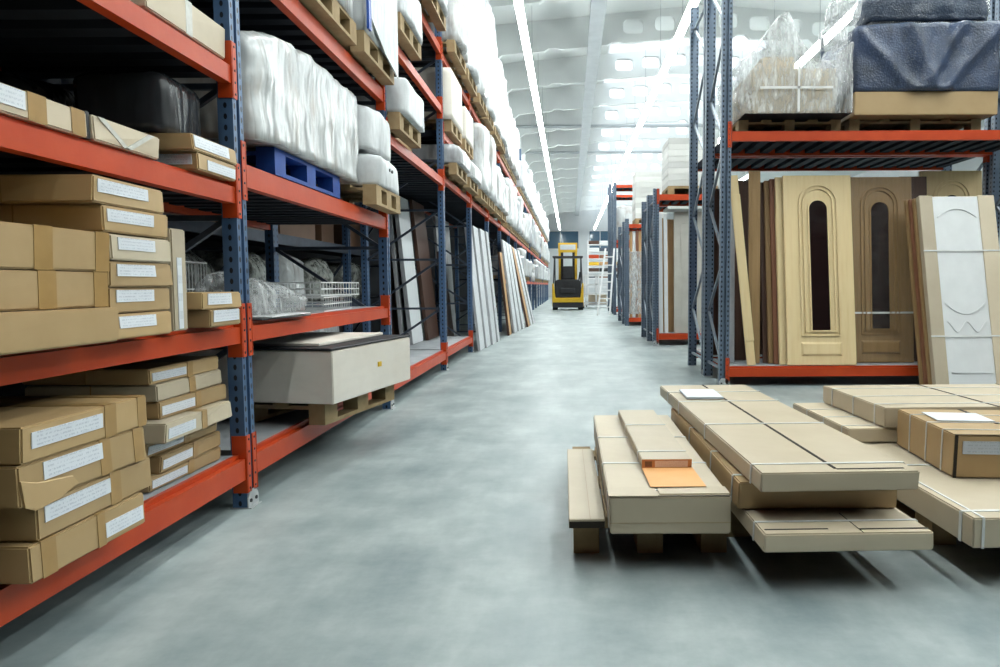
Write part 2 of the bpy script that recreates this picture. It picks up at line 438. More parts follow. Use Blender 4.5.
def beam(root, u0, u1, zt, D, face=.095, rear=True, conn=True, bm_='orange'):
    """pair of stepped orange beams between posts; zt = top of the inner lip"""
    L_ = u1 - u0 - .104
    for v, s in ((0, 1), (D, -1)):
        if s < 0 and not rear: continue
        b = MB()
        pr = [(0, 0), (.05, 0), (.05, face), (.03, face), (.03, face - .02), (0, face - .02)]
        b.prism(pr, lambda q, w: (0, s * q, w - face), lambda q, w: (L_, s * q, w - face))
        o = b.build('beam', M[bm_], root, (u0 + .052, v + s * .002, zt))
        if conn and s > 0:
            for e in (0, 1):
                b = MB(); a = -.040 if e == 0 else L_ + .006; c = -.006 if e == 0 else L_ + .040
                b.box(min(a, c), max(a, c), -.008, -.003, -face - .065, .09)
                a2 = -.001 if e == 0 else L_ - .003
                b.box(a2, a2 + .004, -.008, .06, -face - .065, .09)
                for q in range(5):
                    zz = -face - .045 + q * (face + .135 - .02) / 4
                    b.cyl(((a + c) / 2, -.0105, zz), ((a + c) / 2, -.0075, zz), .006, 8, mi=1)
                b.build('beam_connector', [M['orange'], M['black']], o)
def deck(root, u0, u1, zt, D, m='deck', ribs=True):
    b = MB(); b.box(u0 + .052, u1 - .052, .053, D - .053, zt - .028, zt - .002)
    if ribs:
        n = int((u1 - u0 - .1) / .16)
        for i in range(n):
            c = u0 + .1 + i * (u1 - u0 - .2) / (n - 1)
            b.box(c - .045, c + .045, .056, D - .056, zt - .075, zt - .026)
    b.build('shelf_deck', M[m], root)
XF = -1.53
LR = R(90)

# nearest rack on the left
DL = 1.02
rk = empty('pallet_rack', 'nearest blue and orange pallet rack on the left, filled with cardboard boxes', 'rack', (XF, 0, 0), LR)
for i, u in enumerate((-2.0, .65, 3.3, 5.95, 8.65)): frame(rk, u, DL, 5.2, flip=not i % 2)
for (u0, u1, lv) in ((-2.0, .65, ((.26, .118, 'deckpale'), (.882, .095, 'deck'), (1.526, .095, 'deck'), (2.07, .098, 'deck'), (2.72, .1, 'deck'))),  # this first bay is out of view, added to shade the boxes beyond
                     (.65, 3.3, ((.26, .118, 'deckpale'), (.882, .095, 'deck'), (1.526, .095, 'deck'), (2.07, .098, 'deck'), (2.72, .1, 'deck'))),
                     (3.3, 5.95, ((.26, .118, 'deckpale'), (.882, .095, 'deckpale'), (1.64, .118, 'deck'), (2.69, .125, 'deck'))),
                     (5.95, 8.65, ((.26, .118, 'deckpale'), (2.37, .105, 'deck'), (3.23, .105, 'deck'), (3.93, .11, 'deck')))):
    for zt, fc, dm in lv:
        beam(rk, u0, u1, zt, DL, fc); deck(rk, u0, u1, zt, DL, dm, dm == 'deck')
# second run of the left row
rk = empty('pallet_rack', 'left blue rack further along the aisle, white doors leaning at its foot', 'rack', (XF, 0, 0), LR)
fr2 = (11.0, 13.35, 15.7)
for i, u in enumerate(fr2): frame(rk, u, DL, 5.6, flip=bool(i % 2))
p = 8.65
for k, u in enumerate(fr2):
    for zt in ((.26,) if k == 0 else ()) + (2.42, 2.95, 3.9):
        if zt == 2.95 and k > 0: continue
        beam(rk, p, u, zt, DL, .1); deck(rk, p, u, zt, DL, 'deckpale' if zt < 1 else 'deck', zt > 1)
    p = u
# far left racks
def far_rack(label, fr, prev, levels, group):
    r = empty('pallet_rack', label, 'rack', (XF, 0, 0), LR, group)
    p = prev
    for u in fr:
        frame(r, u, DL, 5.4, 'post', 1.6, 'brace_pale', False)
        for zt in levels:
            beam(r, p, u, zt, DL, .11, False, False); deck(r, p, u, zt, DL, 'deck', False)
        p = u
    return r
far_rack('far left blue rack beside the yellow forklift, just beyond the leaning doors', [18.05 + 2.35 * i for i in range(5)], 15.7, (1.2, 2.42, 3.9), None)
far_rack('farthest left blue rack at the very end of the aisle', [29.8 + 2.5 * i for i in range(9)], 27.45, (1.2, 2.42, 3.9), None)
# rack standing back to back behind the nearest one
rb = empty('pallet_rack', 'dim rack seen through the left rack, holding brown boxes and wrapped bundles', 'rack', (-2.72, 0, 0), LR)
for u in (3.25, 5.9, 8.7, 11.5): frame(rb, u, 1.0, 4.2, 'post', 1.2, 'brace', False)
for u0, u1 in ((3.25, 5.9), (5.9, 8.7), (8.7, 11.5)):
    for zt in (.26, .882, 1.55, 2.6): beam(rb, u0, u1, zt, 1.0, .1, False, False, 'brace' if zt < 2 else 'orange'); deck(rb, u0, u1, zt, 1.0, 'deck', False)

# racks on the right, each row running away from the aisle
def right_rack(label, y, D, h, levels, x1=4.4, m='post_grey', brace_m='brace_pale', group=None, decks=True, conn=True, frames=(0, 1), x0=1.58):
    r = empty('pallet_rack', label, 'rack', (x0, y, 0), 0, group)
    for i, u in enumerate((0, x1 - 1.58)):
        if i in frames: frame(r, u, D, h, m, .58, brace_m, conn, .17, None)
    for zt, f in levels:
        beam(r, 0, x1 - 1.58, zt, D, f, True, conn)
        if decks: deck(r, 0, x1 - 1.58, zt, D, 'deck' if zt > 1 else 'deckpale', zt > 1)
    return r
RL = ((.205, .105), (2.585, .1))
right_rack('nearest right rack with oak doors below and a blue wrapped pallet above', 7.14, .88, 5.4, RL, 4.8)
right_rack('right rack standing directly behind the rack of oak doors', 8.08, .98, 4.5, RL, 4.8)
right_rack('second right rack row, grey-beige door at its front corner', 12.05, .95, 2.68, RL, x0=1.48)
right_rack('right rack just behind the row with the grey-beige door', 13.05, .98, 2.68, RL, x0=1.48)
right_rack('third right rack row, plastic-wrapped planks at its front corner', 17.9, .95, 2.72, RL, conn=False, x0=1.46)
right_rack('right rack backing onto the row of plastic-wrapped planks', 18.9, 1.6, 2.72, RL, conn=False, x0=1.46)
right_rack('fourth right rack row with a dark bundle low down', 24.5, 1.0, 4.6, ((.205, .11), (2.6, .1), (4.5, .1)), conn=False)
right_rack('tall right rack behind the white ladder at the far end', 27.2, 1.0, 4.9, ((.205, .11), (2.6, .1), (4.5, .1)), conn=False)

# ------------------------------------------------------------------ bay one cartons (left, nearest)
def shelf_box(label, y0, y1, z, h, xf=-1.56, depth=.62, rz=0, m='card', lab=None, tapes=(), group=None, labm='label', end_label=None, tape_m='tape', **kw):
    o, C = carton(label, xf - depth / 2, (y0 + y1) / 2, z, depth, y1 - y0, h, rz, m, group, **kw)
    for t0, t1 in tapes:
        patch('packing_tape', o, C, '+x', t0, t1, 0, 1, M[tape_m], .0012)
        patch('packing_tape', o, C, '+z', 0, 1, t0, t1, M[tape_m], .0012)
    patch('flap_seam', o, C, '-y', .496, .504, .02, .98, M['tape'], .0008)
    if lab: patch('shipping_label', o, C, '+x', *lab, M[labm], .0025)
    if end_label: patch('shipping_label', o, C, '-y', *end_label, M[labm], .0025)
    return o
g = 'big cartons on the lowest left shelf'
shelf_box('big carton at bottom of the four-high pile on the lowest left shelf, label at right', 1.81, 2.305, 0.2625, 0.104, xf=-1.43, lab=(.60, .97, .18, .62), tapes=((.08, .19), (.53, .60)), group=g, rz=R(-.6))
shelf_box('big carton second from bottom in the four-high pile on the lowest left shelf', 1.835, 2.365, 0.3685, 0.104, xf=-1.44, lab=(.05, .58, .42, .86), tapes=((.58, .68),), group=g, rz=R(1.2))
o = shelf_box('big carton with torn drooping flap, third up in the four-high lowest-shelf pile', 1.785, 2.33, 0.4745, 0.112, xf=-1.435, lab=(.16, .60, .48, .92), tapes=((.58, .67), (.88, .97)), group=g)
b = MB(); b.prism([(.01, 0), (0, .072), (.06, .052), (.19, .036), (.21, .012), (.13, -.012), (.045, -.018)], lambda u, v: (.31 + .009, -.2725 + u, v), lambda u, v: (.31 + .004, -.2725 + u, v + .003)); b.build('torn_flap', M['card'], o)
shelf_box('big carton on top of the four-high pile on the lowest left shelf', 1.795, 2.34, 0.588, 0.1, xf=-1.43, lab=(.06, .58, .36, .80), tapes=((.60, .70), (.90, .98)), group=g, rz=R(.5))
# seven flat cartons
g = 'flat cartons in the leaning seven-high pile'
hs = [.060, .070, .062, .076, .070, .066, .062]
fy = [(2.64, 3.17), (2.68, 3.17), (2.63, 3.16), (2.60, 3.15), (2.69, 3.20), (2.67, 3.20), (2.67, 3.18)]
words = ['bottom flat carton of the leaning seven-high pile', 'second flat carton from the bottom of the leaning seven-high pile', 'third flat carton from the bottom of the leaning seven-high pile',
         'longest flat carton, jutting out in the middle of the leaning seven-high pile', 'third flat carton from the top of the leaning seven-high pile', 'unlabelled flat carton second from the top of the leaning seven-high pile', 'top flat carton of the leaning seven-high pile']
z = .2625
for i, (h, (a, c), w) in enumerate(zip(hs, fy, words)):
    shelf_box(w + ', lowest left shelf', a, c, z, h, xf=(-1.61, -1.60, -1.615, -1.535, -1.59, -1.60, -1.605)[i], depth=.5, rz=R((-1, 1, -1, 2, -1, 1, -1)[i]),
              lab=None if i == 5 else (.03, .48 if i != 3 else .40, .2, .72), tapes=((.50, .58),) if i != 5 else ((.45, .55),), group=g, m='card_pale' if i in (3, 5) else 'card')
    z += h + .0015
# middle shelf: three long cartons, six labelled ones, upright flat carton, two small ones
g = 'three long cartons on the middle left shelf'
shelf_box('long tan carton jutting out, bottom of three on the middle left shelf', 1.20, 2.165, .8845, 0.106, xf=-1.4, depth=.6, group=g, m='card', jit=.006)
shelf_box('long tan carton between two others, middle left shelf near the frame edge', 1.20, 2.15, 0.992, 0.105, xf=-1.415, depth=.6, tapes=((.70, .77), (.93, .995)), group=g)
shelf_box('long tan carton with two tape bands, top of three on the middle left shelf', 1.20, 2.17, 1.0985, 0.119, xf=-1.415, depth=.6, tapes=((.68, .75), (.93, .995)), group=g)
g = 'six labelled cartons piled on the middle left shelf'
z = .8845
ns = ['bottom', 'second from bottom', 'third from bottom', 'crumpled fourth from bottom', 'second from top', 'top']
for i in range(6):
    y0 = (2.20, 2.20, 2.20, 2.20, 2.165, 2.13)[i]; y1 = (2.525, 2.53, 2.535, 2.535, 2.52, 2.51)[i]
    if i == 4: z = 1.2225
    h = (.0815, .082, .082, .082, .083, .083)[i]
    shelf_box(f'labelled carton, {ns[i]} in the six-high pile on the middle left shelf', y0, y1, z, h, xf=(-1.44, -1.44, -1.435, -1.43, -1.435, -1.435)[i], depth=.55, rz=R(rnd.uniform(-.6, .6)), lab=(.10, .70, .42, .90) if i < 4 else (.05, .74, .4, .88), group=g, m='card_pale' if i == 3 else 'card', jit=.005)
    z += h + .002
shelf_box('tall flat carton standing upright beside the six-high carton pile', 2.62, 2.715, .8845, 0.385, xf=-1.48, depth=.6, lab=(.30, .62, .02, .72), m='card_pale', jit=.002)
g = 'two small cartons beside the first left upright'
shelf_box('lower small carton with open lid by the first left upright, middle shelf', 2.83, 3.11, .8845, 0.072, xf=-1.46, depth=.42, lab=(.08, .92, .30, .97), m='card', group=g, rz=R(1.5))
shelf_box('upper small carton by the first left upright, middle shelf', 2.79, 3.11, 0.9585, 0.07, xf=-1.46, depth=.40, lab=(.12, .72, .28, .94), m='card', group=g, rz=R(-1))
# upper shelf
shelf_box('long pale carton at the left end of the upper left shelf', 1.25, 2.283, 1.5285, 0.082, xf=-1.545, depth=.55, tapes=((.76, .83), (.93, .99)), lab=(.62, .75, .3, .95), m='card_pale')
o = shelf_box('pale carton with crossed clear tape on the upper left shelf', 2.315, 2.685, 1.5285, 0.083, xf=-1.545, depth=.55, m='card_pale')
b = MB()
for p, q in (((-.15, .080), (-.02, .003)), ((.13, .080), (-.01, .003))):
    b.quadhex([(x, p_[0] + w_, p_[1]) for x in (.2752, .2795) for p_ in (p, q) for w_ in (-.017, .017)])
b.build('crossed_tape', M['cleartape'], o)
b = MB(); b.box(-1.95, -1.552, 2.2885, 2.3095, 1.5285, 1.615); b.box(-1.95, -1.5525, 2.292, 2.306, 1.615, 1.618)
tag(b.build('gap_strip', M['black'], None, bevel=.002), 'narrow black strip filling the gap between two cartons on the upper left shelf', 'flat pack')  # black box filling the gap between the two pale cartons
g = 'two labelled cartons on the upper left shelf'
shelf_box('lower labelled carton by the upright on the upper left shelf', 2.9, 3.235, 1.5285, 0.071, xf=-1.515, depth=.5, lab=(.22, .96, .12, .72), end_label=(.45, .95, .3, .9), group=g)
shelf_box('upper labelled carton by the upright on the upper left shelf', 2.865, 3.237, 1.6015, 0.069, xf=-1.515, depth=.5, lab=(.03, .80, .22, .92), group=g)
shelf_box('long grey-white carton on the highest visible shelf at upper left', 2.64, 3.24, 2.0725, 0.138, xf=-1.545, depth=.6, m='card_pale', tapes=((.45, .53),), tape_m='cleartape')
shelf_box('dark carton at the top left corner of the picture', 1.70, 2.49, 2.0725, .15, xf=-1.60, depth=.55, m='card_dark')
# cartons added out of frame to shade the ends of the visible piles
g = 'unseen cartons added to shade the left rack'
for lb, y0, y1, z, h, xf in (('added unseen carton shading the four-high pile on the lowest left shelf', .80, 1.72, .2625, .42, -1.45), ('added unseen shading carton on top of the three long cartons, middle left shelf', .80, 1.72, 1.2195, .19, -1.50), ('added unseen shading carton at the near end of the middle left shelf', .72, 1.18, .8845, .33, -1.46)):
    shelf_box(lb, y0, y1, z, h, xf=xf, depth=.7, group=g, m='card')
# bundles with shade in their film colour, the second added over the lit load
soft('wrapped_bundle', 'plastic-wrapped bundle with shade in its colour, deep inside the upper left shelf, at the rear', 'bundle', -2.28, 2.95, 1.53, .36, .44, .38, 'film_shaded', seed=3, amp=.02)
soft('wrapped_bundle', 'added shade-dark bundle hiding the lit load, lying on the two labelled cartons of the upper left shelf', 'bundle', -1.82, 3.03, 1.674, .38, .34, .25, 'film_shaded', seed=4, amp=.015, round_=.05)

# ------------------------------------------------------------------ bay two
pr = R(-10.4)
pl = pallet('pallet under the big cream film-wrapped box, left foreground shelf', -1.80, 4.47, .2625, .92, 1.0, .13, pr)
ob, C = carton('big cream box in tight clear film sticking out of the left rack', -1.765, 4.455, .3975, 1.12, 1.06, .295, pr, 'cream', jit=.003, name='film_wrapped_box')
b = MB(); b.box(-.565, .565, -.535, .535, -.002, .297); b.build('stretch_film', M['film_tight'], ob, bevel=.01)
patch('yellow_sticker', ob, C, '+x', .52, .56, .50, .60, M['yellow'], .007)
b = MB(); b.box(-.57, .57, -.54, .54, 0, .012); tag(b.build('black_sheet', M['black'], None, (-1.775, 4.465, .696), pr, .003), 'thin black sheet lying on the cream film-wrapped box', 'sheet')
b = MB(); b.box(-.50, .50, -.46, .46, 0, .018); tag(b.build('board', M['cream'], None, (-1.86, 4.48, .7095), pr + R(3), .003), 'pale board on top of the black sheet and cream box', 'board')
# wire baskets and plastic
def wire_basket(label, x, y, z, sx, sy, h, rz, group):
    o = empty('wire_basket', label, 'basket', (x, y, z), rz, group)
    b = MB()
    n = 14
    for i in range(n + 1):
        t = -sy / 2 + sy * i / n
        b.bar((-sx / 2, t, 0), (sx / 2, t, 0), .004); b.bar((sx / 2, t, 0), (sx / 2, t, h), .004); b.bar((-sx / 2, t, 0), (-sx / 2, t, h), .004)
    for i in range(8):
        t = -sx / 2 + sx * i / 7
        b.bar((t, -sy / 2, 0), (t, sy / 2, 0), .004); b.bar((t, -sy / 2, 0), (t, -sy / 2, h), .004); b.bar((t, sy / 2, 0), (t, sy / 2, h), .004)
    b.build('wire_mesh', M['whitepaint'], o)
    b = MB()
    for zz in (0, h * .5, h):
        for s in (-1, 1):
            b.bar((-sx / 2, s * sy / 2, zz), (sx / 2, s * sy / 2, zz), .008); b.bar((s * sx / 2, -sy / 2, zz), (s * sx / 2, sy / 2, zz), .008)
    b.build('rim', M['whitepaint'], o)
    return o
g = 'white wire baskets on the left middle shelf'
wire_basket('lower white wire basket lying on the left middle shelf', -1.86, 4.86, .888, .5, .74, .09, R(4), g)
wire_basket('upper white wire basket stacked on another, left middle shelf', -1.84, 4.92, .990, .48, .70, .085, R(-3), g)
wire_basket('tall white wire basket standing behind the first left upright', -2.28, 3.78, .888, .40, .62, .30, R(8), g)
soft('plastic_wrap', 'crumpled clear plastic heaped over the shelf edge by the first upright', 'plastic', -1.76, 3.92, .905, .36, .72, .20, 'film_thin', seed=11, nz=4, amp=.045, freq=5, round_=.09, shape=lambda p, u, v, w: Vector((p.x, p.y, p.z * (1 - .38 * (v + 1) / 2))))
for i, (a, c, zz, mm, lb) in enumerate(((3.42, 4.02, .884, 'whitecloth', 'lowest'), (3.44, 4.10, .892, 'cream', 'middle'), (3.40, 3.95, .900, 'black', 'uppermost'))):
    pass
b = MB(); b.box(-.25, .02, -.30, .28, 0, .007); tag(b.build('flat_sheet', M['black'], None, (-1.52, 3.74, .8835), R(-3), .002), 'thin black sheet at the shelf edge beside the first left upright', 'sheet')
b = MB(); b.box(-.25, .02, -.25, .33, 0, .007); tag(b.build('flat_sheet', M['whitepaint'], None, (-1.53, 3.78, .8925), R(2), .002), 'thin white sheet on the black sheet beside the first left upright', 'sheet')
# back rack contents seen through
g = 'brown boxes on the dim rear rack'
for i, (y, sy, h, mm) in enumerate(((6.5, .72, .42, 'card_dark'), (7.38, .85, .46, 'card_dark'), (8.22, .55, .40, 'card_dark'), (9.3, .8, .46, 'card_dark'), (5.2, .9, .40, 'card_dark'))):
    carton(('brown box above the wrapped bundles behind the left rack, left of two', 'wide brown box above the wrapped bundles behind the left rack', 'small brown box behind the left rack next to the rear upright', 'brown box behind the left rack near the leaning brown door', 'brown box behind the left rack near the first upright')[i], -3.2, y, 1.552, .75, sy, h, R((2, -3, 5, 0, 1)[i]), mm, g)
g = 'plastic-wrapped bundles behind the left rack'
for i, (y, sy, h, tx, mm) in enumerate(((6.5, .7, .48, 'grey plastic-wrapped bundle behind the white wire baskets', 'film_bag'), (7.3, .75, .50, 'bulging pale wrapped bundle in the middle of the dim rear rack', 'film'),
                               (8.15, .55, .48, 'glossy grey wrapped bundle beside the rear upright on the dim rack', 'film_bag'), (5.3, .8, .46, 'shiny wrapped bundle behind the small cartons by the first upright', 'film_bag'), (9.4, .7, .48, 'shiny wrapped bundle on the dim rear rack beyond the second upright', 'film_bag'))):
    soft('wrapped_bundle', tx, 'bundle', -3.15, y, .884, .7, sy, h, mm, group=g, seed=20 + i, amp=.07, freq=3.5, round_=.2)
g = 'pale bundles low on the dim rear rack'
for i, y in enumerate((6.5, 7.4, 8.2)):
    soft('wrapped_bundle', ('pale bundle low on the dim rear rack behind the cream box, left one', 'pale bundle low on the dim rear rack behind the cream box, middle one', 'pale bundle low on the dim rear rack behind the cream box, right one')[i], 'bundle', -3.18, y, .263, .75, .7, .42, 'film_grey', group=g, seed=40 + i, amp=.05)

# blue pallet load on upper level
pallet('bright blue pallet under the long white film-wrapped load', -1.98, 4.28, 1.642, 1.05, .85, .144, 0, 'pallet_blue')
def sag(p, u, v, w):
    if w < .25: p.z -= (.25 - w) * .12 * (1 - v)
    if w > .7: p.z -= max(0, -v - .35) * .10 * (w - .7) / .3
    return p
o = soft('wrapped_load', 'long white film-wrapped load on the blue pallet, upper left', 'wrapped load', -1.985, 4.285, 1.792, .95, 1.69, .63, 'film', nx=14, ny=30, nz=14, amp=.022, freq=6, round_=.07, seed=5, shape=lambda p, u, v, w: (p - Vector((0, 0, max(0, -v - .1) ** 1.5 * .17 * w + max(0, -v - .62) * .22 * max(0, .3 - w)))))

pallet('pallet carrying two white sacks beside the second left upright', -1.83, 5.50, 1.643, .72, .86, .144)
g = 'white sacks beside the blue-pallet load'
soft('white_sack', 'lower white wrapped parcel beside the long film-wrapped load', 'parcel', -1.84, 5.53, 1.792, .90, .64, .24, 'whitecloth', group=g, seed=7, amp=.02, round_=.07)
soft('white_sack', 'upper white wrapped parcel beside the long film-wrapped load', 'parcel', -1.88, 5.53, 2.065, .84, .62, .34, 'whitecloth', group=g, seed=8, amp=.03, round_=.08)
b = MB()
for i in (-1, 1): b.cyl((.446, i * .04, .15), (.456, i * .04, .15), .012, 10)
b.build('black_holes', M['black'], bpy.data.objects['white_sack'])

# level above: pallets with loads
def loaded(plabel, llabel, x, y, z, sx, sy, h, m='film', name='wrapped_load', cat='wrapped load', pgroup=None, lgroup=None, simple=False, W=.86, L_=.84, seed=1, amp=.025, round_=.08, extra=None, nn=(8, 8, 8)):
    if simple: pallet_simple(plabel, x, y, z + .001, L_, W, 0, pgroup)
    else: pallet(plabel, x, y, z + .001, L_, W, .144, 0, 'pallet', pgroup)
    return soft(name, llabel, cat, x, y, z + .147, sx, sy, h, m, group=lgroup, seed=seed, amp=amp, round_=round_, nx=nn[0], ny=nn[1], nz=nn[2])
pg = 'pallets on the upper left shelves'; lg = 'wrapped loads on the upper left shelves'
loaded('pallet at the top edge, left of two side by side above the blue-pallet load', 'white wrapped load on the left pallet above the blue-pallet load', -1.88, 4.50, 2.692, .88, .84, .9, pgroup=pg, lgroup=lg, seed=31)
o = loaded('pallet next to the second left upright above the blue-pallet load', 'white sheeted load hanging over its pallet by the second left upright', -1.86, 5.45, 2.692, .90, .84, .8, 'whitecloth', pgroup=pg, lgroup=lg, seed=32)
b = MB(); b.prism([(-.40, .9), (-.36, .1), (.0, -.03), (.40, -.10), (.42, .9)], lambda u, v: (.46, u, v), lambda u, v: (.47, u, v)); b.build('hanging_sheet', M['whitecloth'], o)
b = MB(); b.box(.458, .476, -.445, -.385, .0, .9); b.build('blue_strap', M['tarp'], o)
loaded('pallet out of the top of the picture, nearest above the long white load', 'white load nearest the camera on the highest left pallet', -1.90, 3.72, 2.692, .88, .62, .9, pgroup=pg, lgroup=lg, seed=33, L_=.64)
# bay three uppers
loaded('pallet under the flat white box just past the second left upright', 'flat white box overhanging just past the second left upright', -1.86, 6.45, 2.372, .96, .80, .30, 'whitecloth', 'white_box', 'box', pg, None, seed=34, amp=.01, round_=.03)
loaded('pallet in the gap between the second and third left uprights', 'low timber bundle set back between the second and third left uprights', -2.12, 7.75, 2.372, .56, 1.2, .24, 'tanwood', 'timber_bundle', 'timber', pg, None, seed=35, amp=.004, round_=.02, W=.6, L_=1.1)
loaded('pallet under the white sheeted load above the flat white box', 'tall white sheeted load above the flat white box', -1.86, 6.55, 3.232, .92, .90, .40, 'whitecloth', pgroup=pg, lgroup=lg, seed=36, amp=.018)
g4 = 'tall wrapped loads along the top of the left racks'
ty = [(6.56, .92, 1.6), (7.70, .95, 1.75), (9.25, .92, 1.9), (10.36, .92, 1.95), (11.62, .92, 1.95), (12.72, .92, 1.85), (13.95, .92, 1.4), (15.05, .92, 1.3)]
wd = ['first', 'second', 'third', 'fourth', 'fifth', 'sixth', 'seventh', 'eighth']
for i, (y, sy, h) in enumerate(ty):
    z = 3.932 if y < 8.65 else 3.902
    loaded(f'pallet under the {wd[i]} tall wrapped load along the top of the left racks', f'{wd[i]} tall white wrapped load from the camera along the left rack tops', -1.82, y, z, .98, sy, h, ('film', 'whitecloth')[i % 2], pgroup=pg, lgroup=g4, seed=50 + i, amp=.07, round_=.13, nn=(12, 12, 20), L_=.95)
# bay four: cream board stack, grey loads
loaded('pallet under the cream board stack high on the left rack', 'cream board stack on its pallet high on the left rack', -1.88, 9.22, 2.952, .88, .92, .62, 'cream', 'board_stack', 'board stack', pg, None, seed=60, amp=.004, round_=.015)
loaded('pallet beside the cream board stack high on the left rack', 'second cream board stack, behind the first one high up', -1.88, 10.35, 2.952, .88, .8, .45, 'cream', 'board_stack', 'board stack', pg, None, seed=61, amp=.004, round_=.015)
g = 'grey-white wrapped loads over the leaning doors'
for i, (y, h) in enumerate(((9.22, .24), (10.38, .25), (11.62, 1.05), (12.72, 1.1), (13.95, .8), (15.1, .65))):
    loaded(f'pallet under the {wd[i]} grey-white load over the leaning doors', f'{wd[i]} grey-white wrapped load from the camera, over the leaning doors', -1.82, y, 2.422, .98, .9, h, ('film_grey', 'film')[i > 0], pgroup=pg, lgroup=g, seed=70 + i, amp=.055 if h > .5 else .012, round_=.1, L_=.9, nn=(10, 10, 12))
# loads on the far left racks
g5 = 'far wrapped loads on the left racks'; g6 = 'far pallets on the left racks'
LM = [lump(.95, .9, h, 8, 8, 10, .055, 3, 90 + i, .1) for i, h in enumerate((.85, 1.1, .6, 1.35))]
LM2 = []
for me in LM:
    me.materials.append(M['film']); m2 = me.copy(); m2.materials.clear(); m2.materials.append(M['film_grey']); LM2.append(m2)
frs = [15.7] + [18.05 + 2.35 * i for i in range(5)] + [29.8 + 2.5 * i for i in range(9)]
for a, c in zip(frs, frs[1:]):
    for zt in (1.2, 2.42, 3.9):
        for t in (.27, .73):
            if zt < 2 and (a < 20 or 27 < a < 28): continue
            if rnd.random() < .06: continue
            lvn = {1.2: 'low', 2.42: 'middle', 3.9: 'topmost'}[zt]
            y = a + (c - a) * t
            pallet_simple(f'pallet on the {lvn} shelf of the far left racks, beyond the leaning doors', -1.9, y, zt + .001, .95, .8, 0, g6 + ', ' + lvn + ' level')
            o = link('wrapped_load', (LM if rnd.random() < .75 else LM2)[{1.2: (0, 2), 2.42: (0, 1, 2), 3.9: (0, 1, 3)}[zt][rnd.randrange(2 if zt < 2 else 3)]], None, (-1.88, y, zt + .147), rnd.choice((0, math.pi)))
            tag(o, f'wrapped load on the {lvn} shelf of the far left racks, beyond the leaning doors', 'wrapped load', g5 + ', ' + lvn + ' level')

# ------------------------------------------------------------------ leaning doors on the left
def lean_panel(name, label, cat, x, y, z, w, h, th, top_dx, m, edge=None, group=None, grooves=0, edge_m='mauve', dy=0):
    """slab with its face to the aisle; foot at (x,y,z); the head is moved by top_dx in x"""
    o = link(name, None, None, (x, y, z), 0)
    ang = math.asin(max(-1, min(1, top_dx / h)))
    b = MB(); b.box(-th, 0, -w / 2, w / 2, 0, h)
    f = b.build('panel_face', M[m], o, bevel=.003)
    if grooves:
        b = MB()
        for i in range(grooves):
            t = -w / 2 + w * (i + 1) / (grooves + 1); b.box(-.0005, .0012, t - .004, t + .004, .01, h - .01)
        b.build('groove', M['mauve'], o)
    if edge:
        b = MB(); b.box(-th - .001, .001, -w / 2 - .004, -w / 2 - .0005, 0, h); b.build('edge_band', M[edge_m], o)
    o.rotation_euler = (R(dy), ang, 0)
    return tag(o, label, cat, group)
Zs = .266
lean_panel('leaning_door', 'reddish-brown door leaning on the shelf just past the second left upright', 'door', -2.38, 9.60, Zs, .62, 2.04, .04, -.07, 'brownwood')
lean_panel('leaning_door', 'narrow white door leaning beside the reddish-brown door, left rack', 'door', -2.22, 9.62, Zs, .62, 2.0, .04, -.15, 'whitegrain', 1)
lean_panel('leaning_door', 'white door with mauve edge leaning right of the narrow white door', 'door', -2.10, 9.66, Zs, .66, 2.0, .05, -.18, 'whitegrain', 1)
lean_panel('leaning_door', 'tall dark brown door leaning by the third left upright', 'door', -2.04, 10.48, Zs, .80, 2.02, .05, -.20, 'walnut')
lean_panel('leaning_door', 'short dark plank leaning right of the third left upright', 'plank', -1.92, 11.45, .004, .5, 1.60, .04, -.16, 'walnut')
g = 'white door panels leaning between the third and fourth uprights'
for i in range(3):
    lean_panel('leaning_door', ('nearest white grained door standing deep behind the third upright', 'middle white grained door standing deep behind the third upright', 'farthest white grained door standing deep behind the third upright')[i], 'door', -2.12, 12.0 + .45 * i, .004, .42, 2.22, .04, -.12, 'whitegrain', 1, g, 3)
g = 'white door panels leaning into the aisle past the fourth upright'
for i in range(4):
    lean_panel('leaning_door', ('nearest tall white panel leaning into the aisle past the fourth upright', 'second tall white panel leaning into the aisle past the fourth upright', 'third tall white panel leaning into the aisle past the fourth upright', 'fourth tall white panel leaning into the aisle, before the tan plank')[i], 'door', (-1.43, -1.40, -1.36, -1.33)[i], (11.42, 12.02, 12.62, 13.09)[i], .004, (.56, .58, .58, .33)[i], 2.05, .04, -.20, 'whitegrain', 1, g, 4)
lean_panel('leaning_plank', 'tan plank edge leaning into the aisle, nearer one', 'plank', -1.26, 14.85, .005, .5, 1.75, .045, -.19, 'tanwood', 1, None, 0, 'walnut')
g = 'white panels leaning between the two tan planks'
for i in range(3):
    lean_panel('leaning_door', ('first white panel leaning between the two tan planks', 'second white panel leaning between the two tan planks', 'third white panel leaning right before the farther tan plank')[i], 'door', -1.20 + .04 * i, 15.55 + .74 * i, .006, .70, 2.05, .04, -.25 - .035 * i, 'whitegrain', 1, g, 4)
lean_panel('leaning_plank', 'tan plank leaning into the aisle, farther one', 'plank', -1.04, 17.85, .008, .7, 2.05, .05, -.40, 'tanwood', 1, None, 0, 'walnut')
for i in range(2):
    lean_panel('leaning_door', ('first white panel leaning beyond the farther tan plank', 'last white panel leaning beyond the farther tan plank')[i], 'door', -1.02 + .03 * i, 18.62 + .76 * i, .008, .72, 2.05, .04, -.42, 'whitegrain', 1, 'white panels beyond the farther tan plank', 4)
g = 'white rolls on the far left rack'
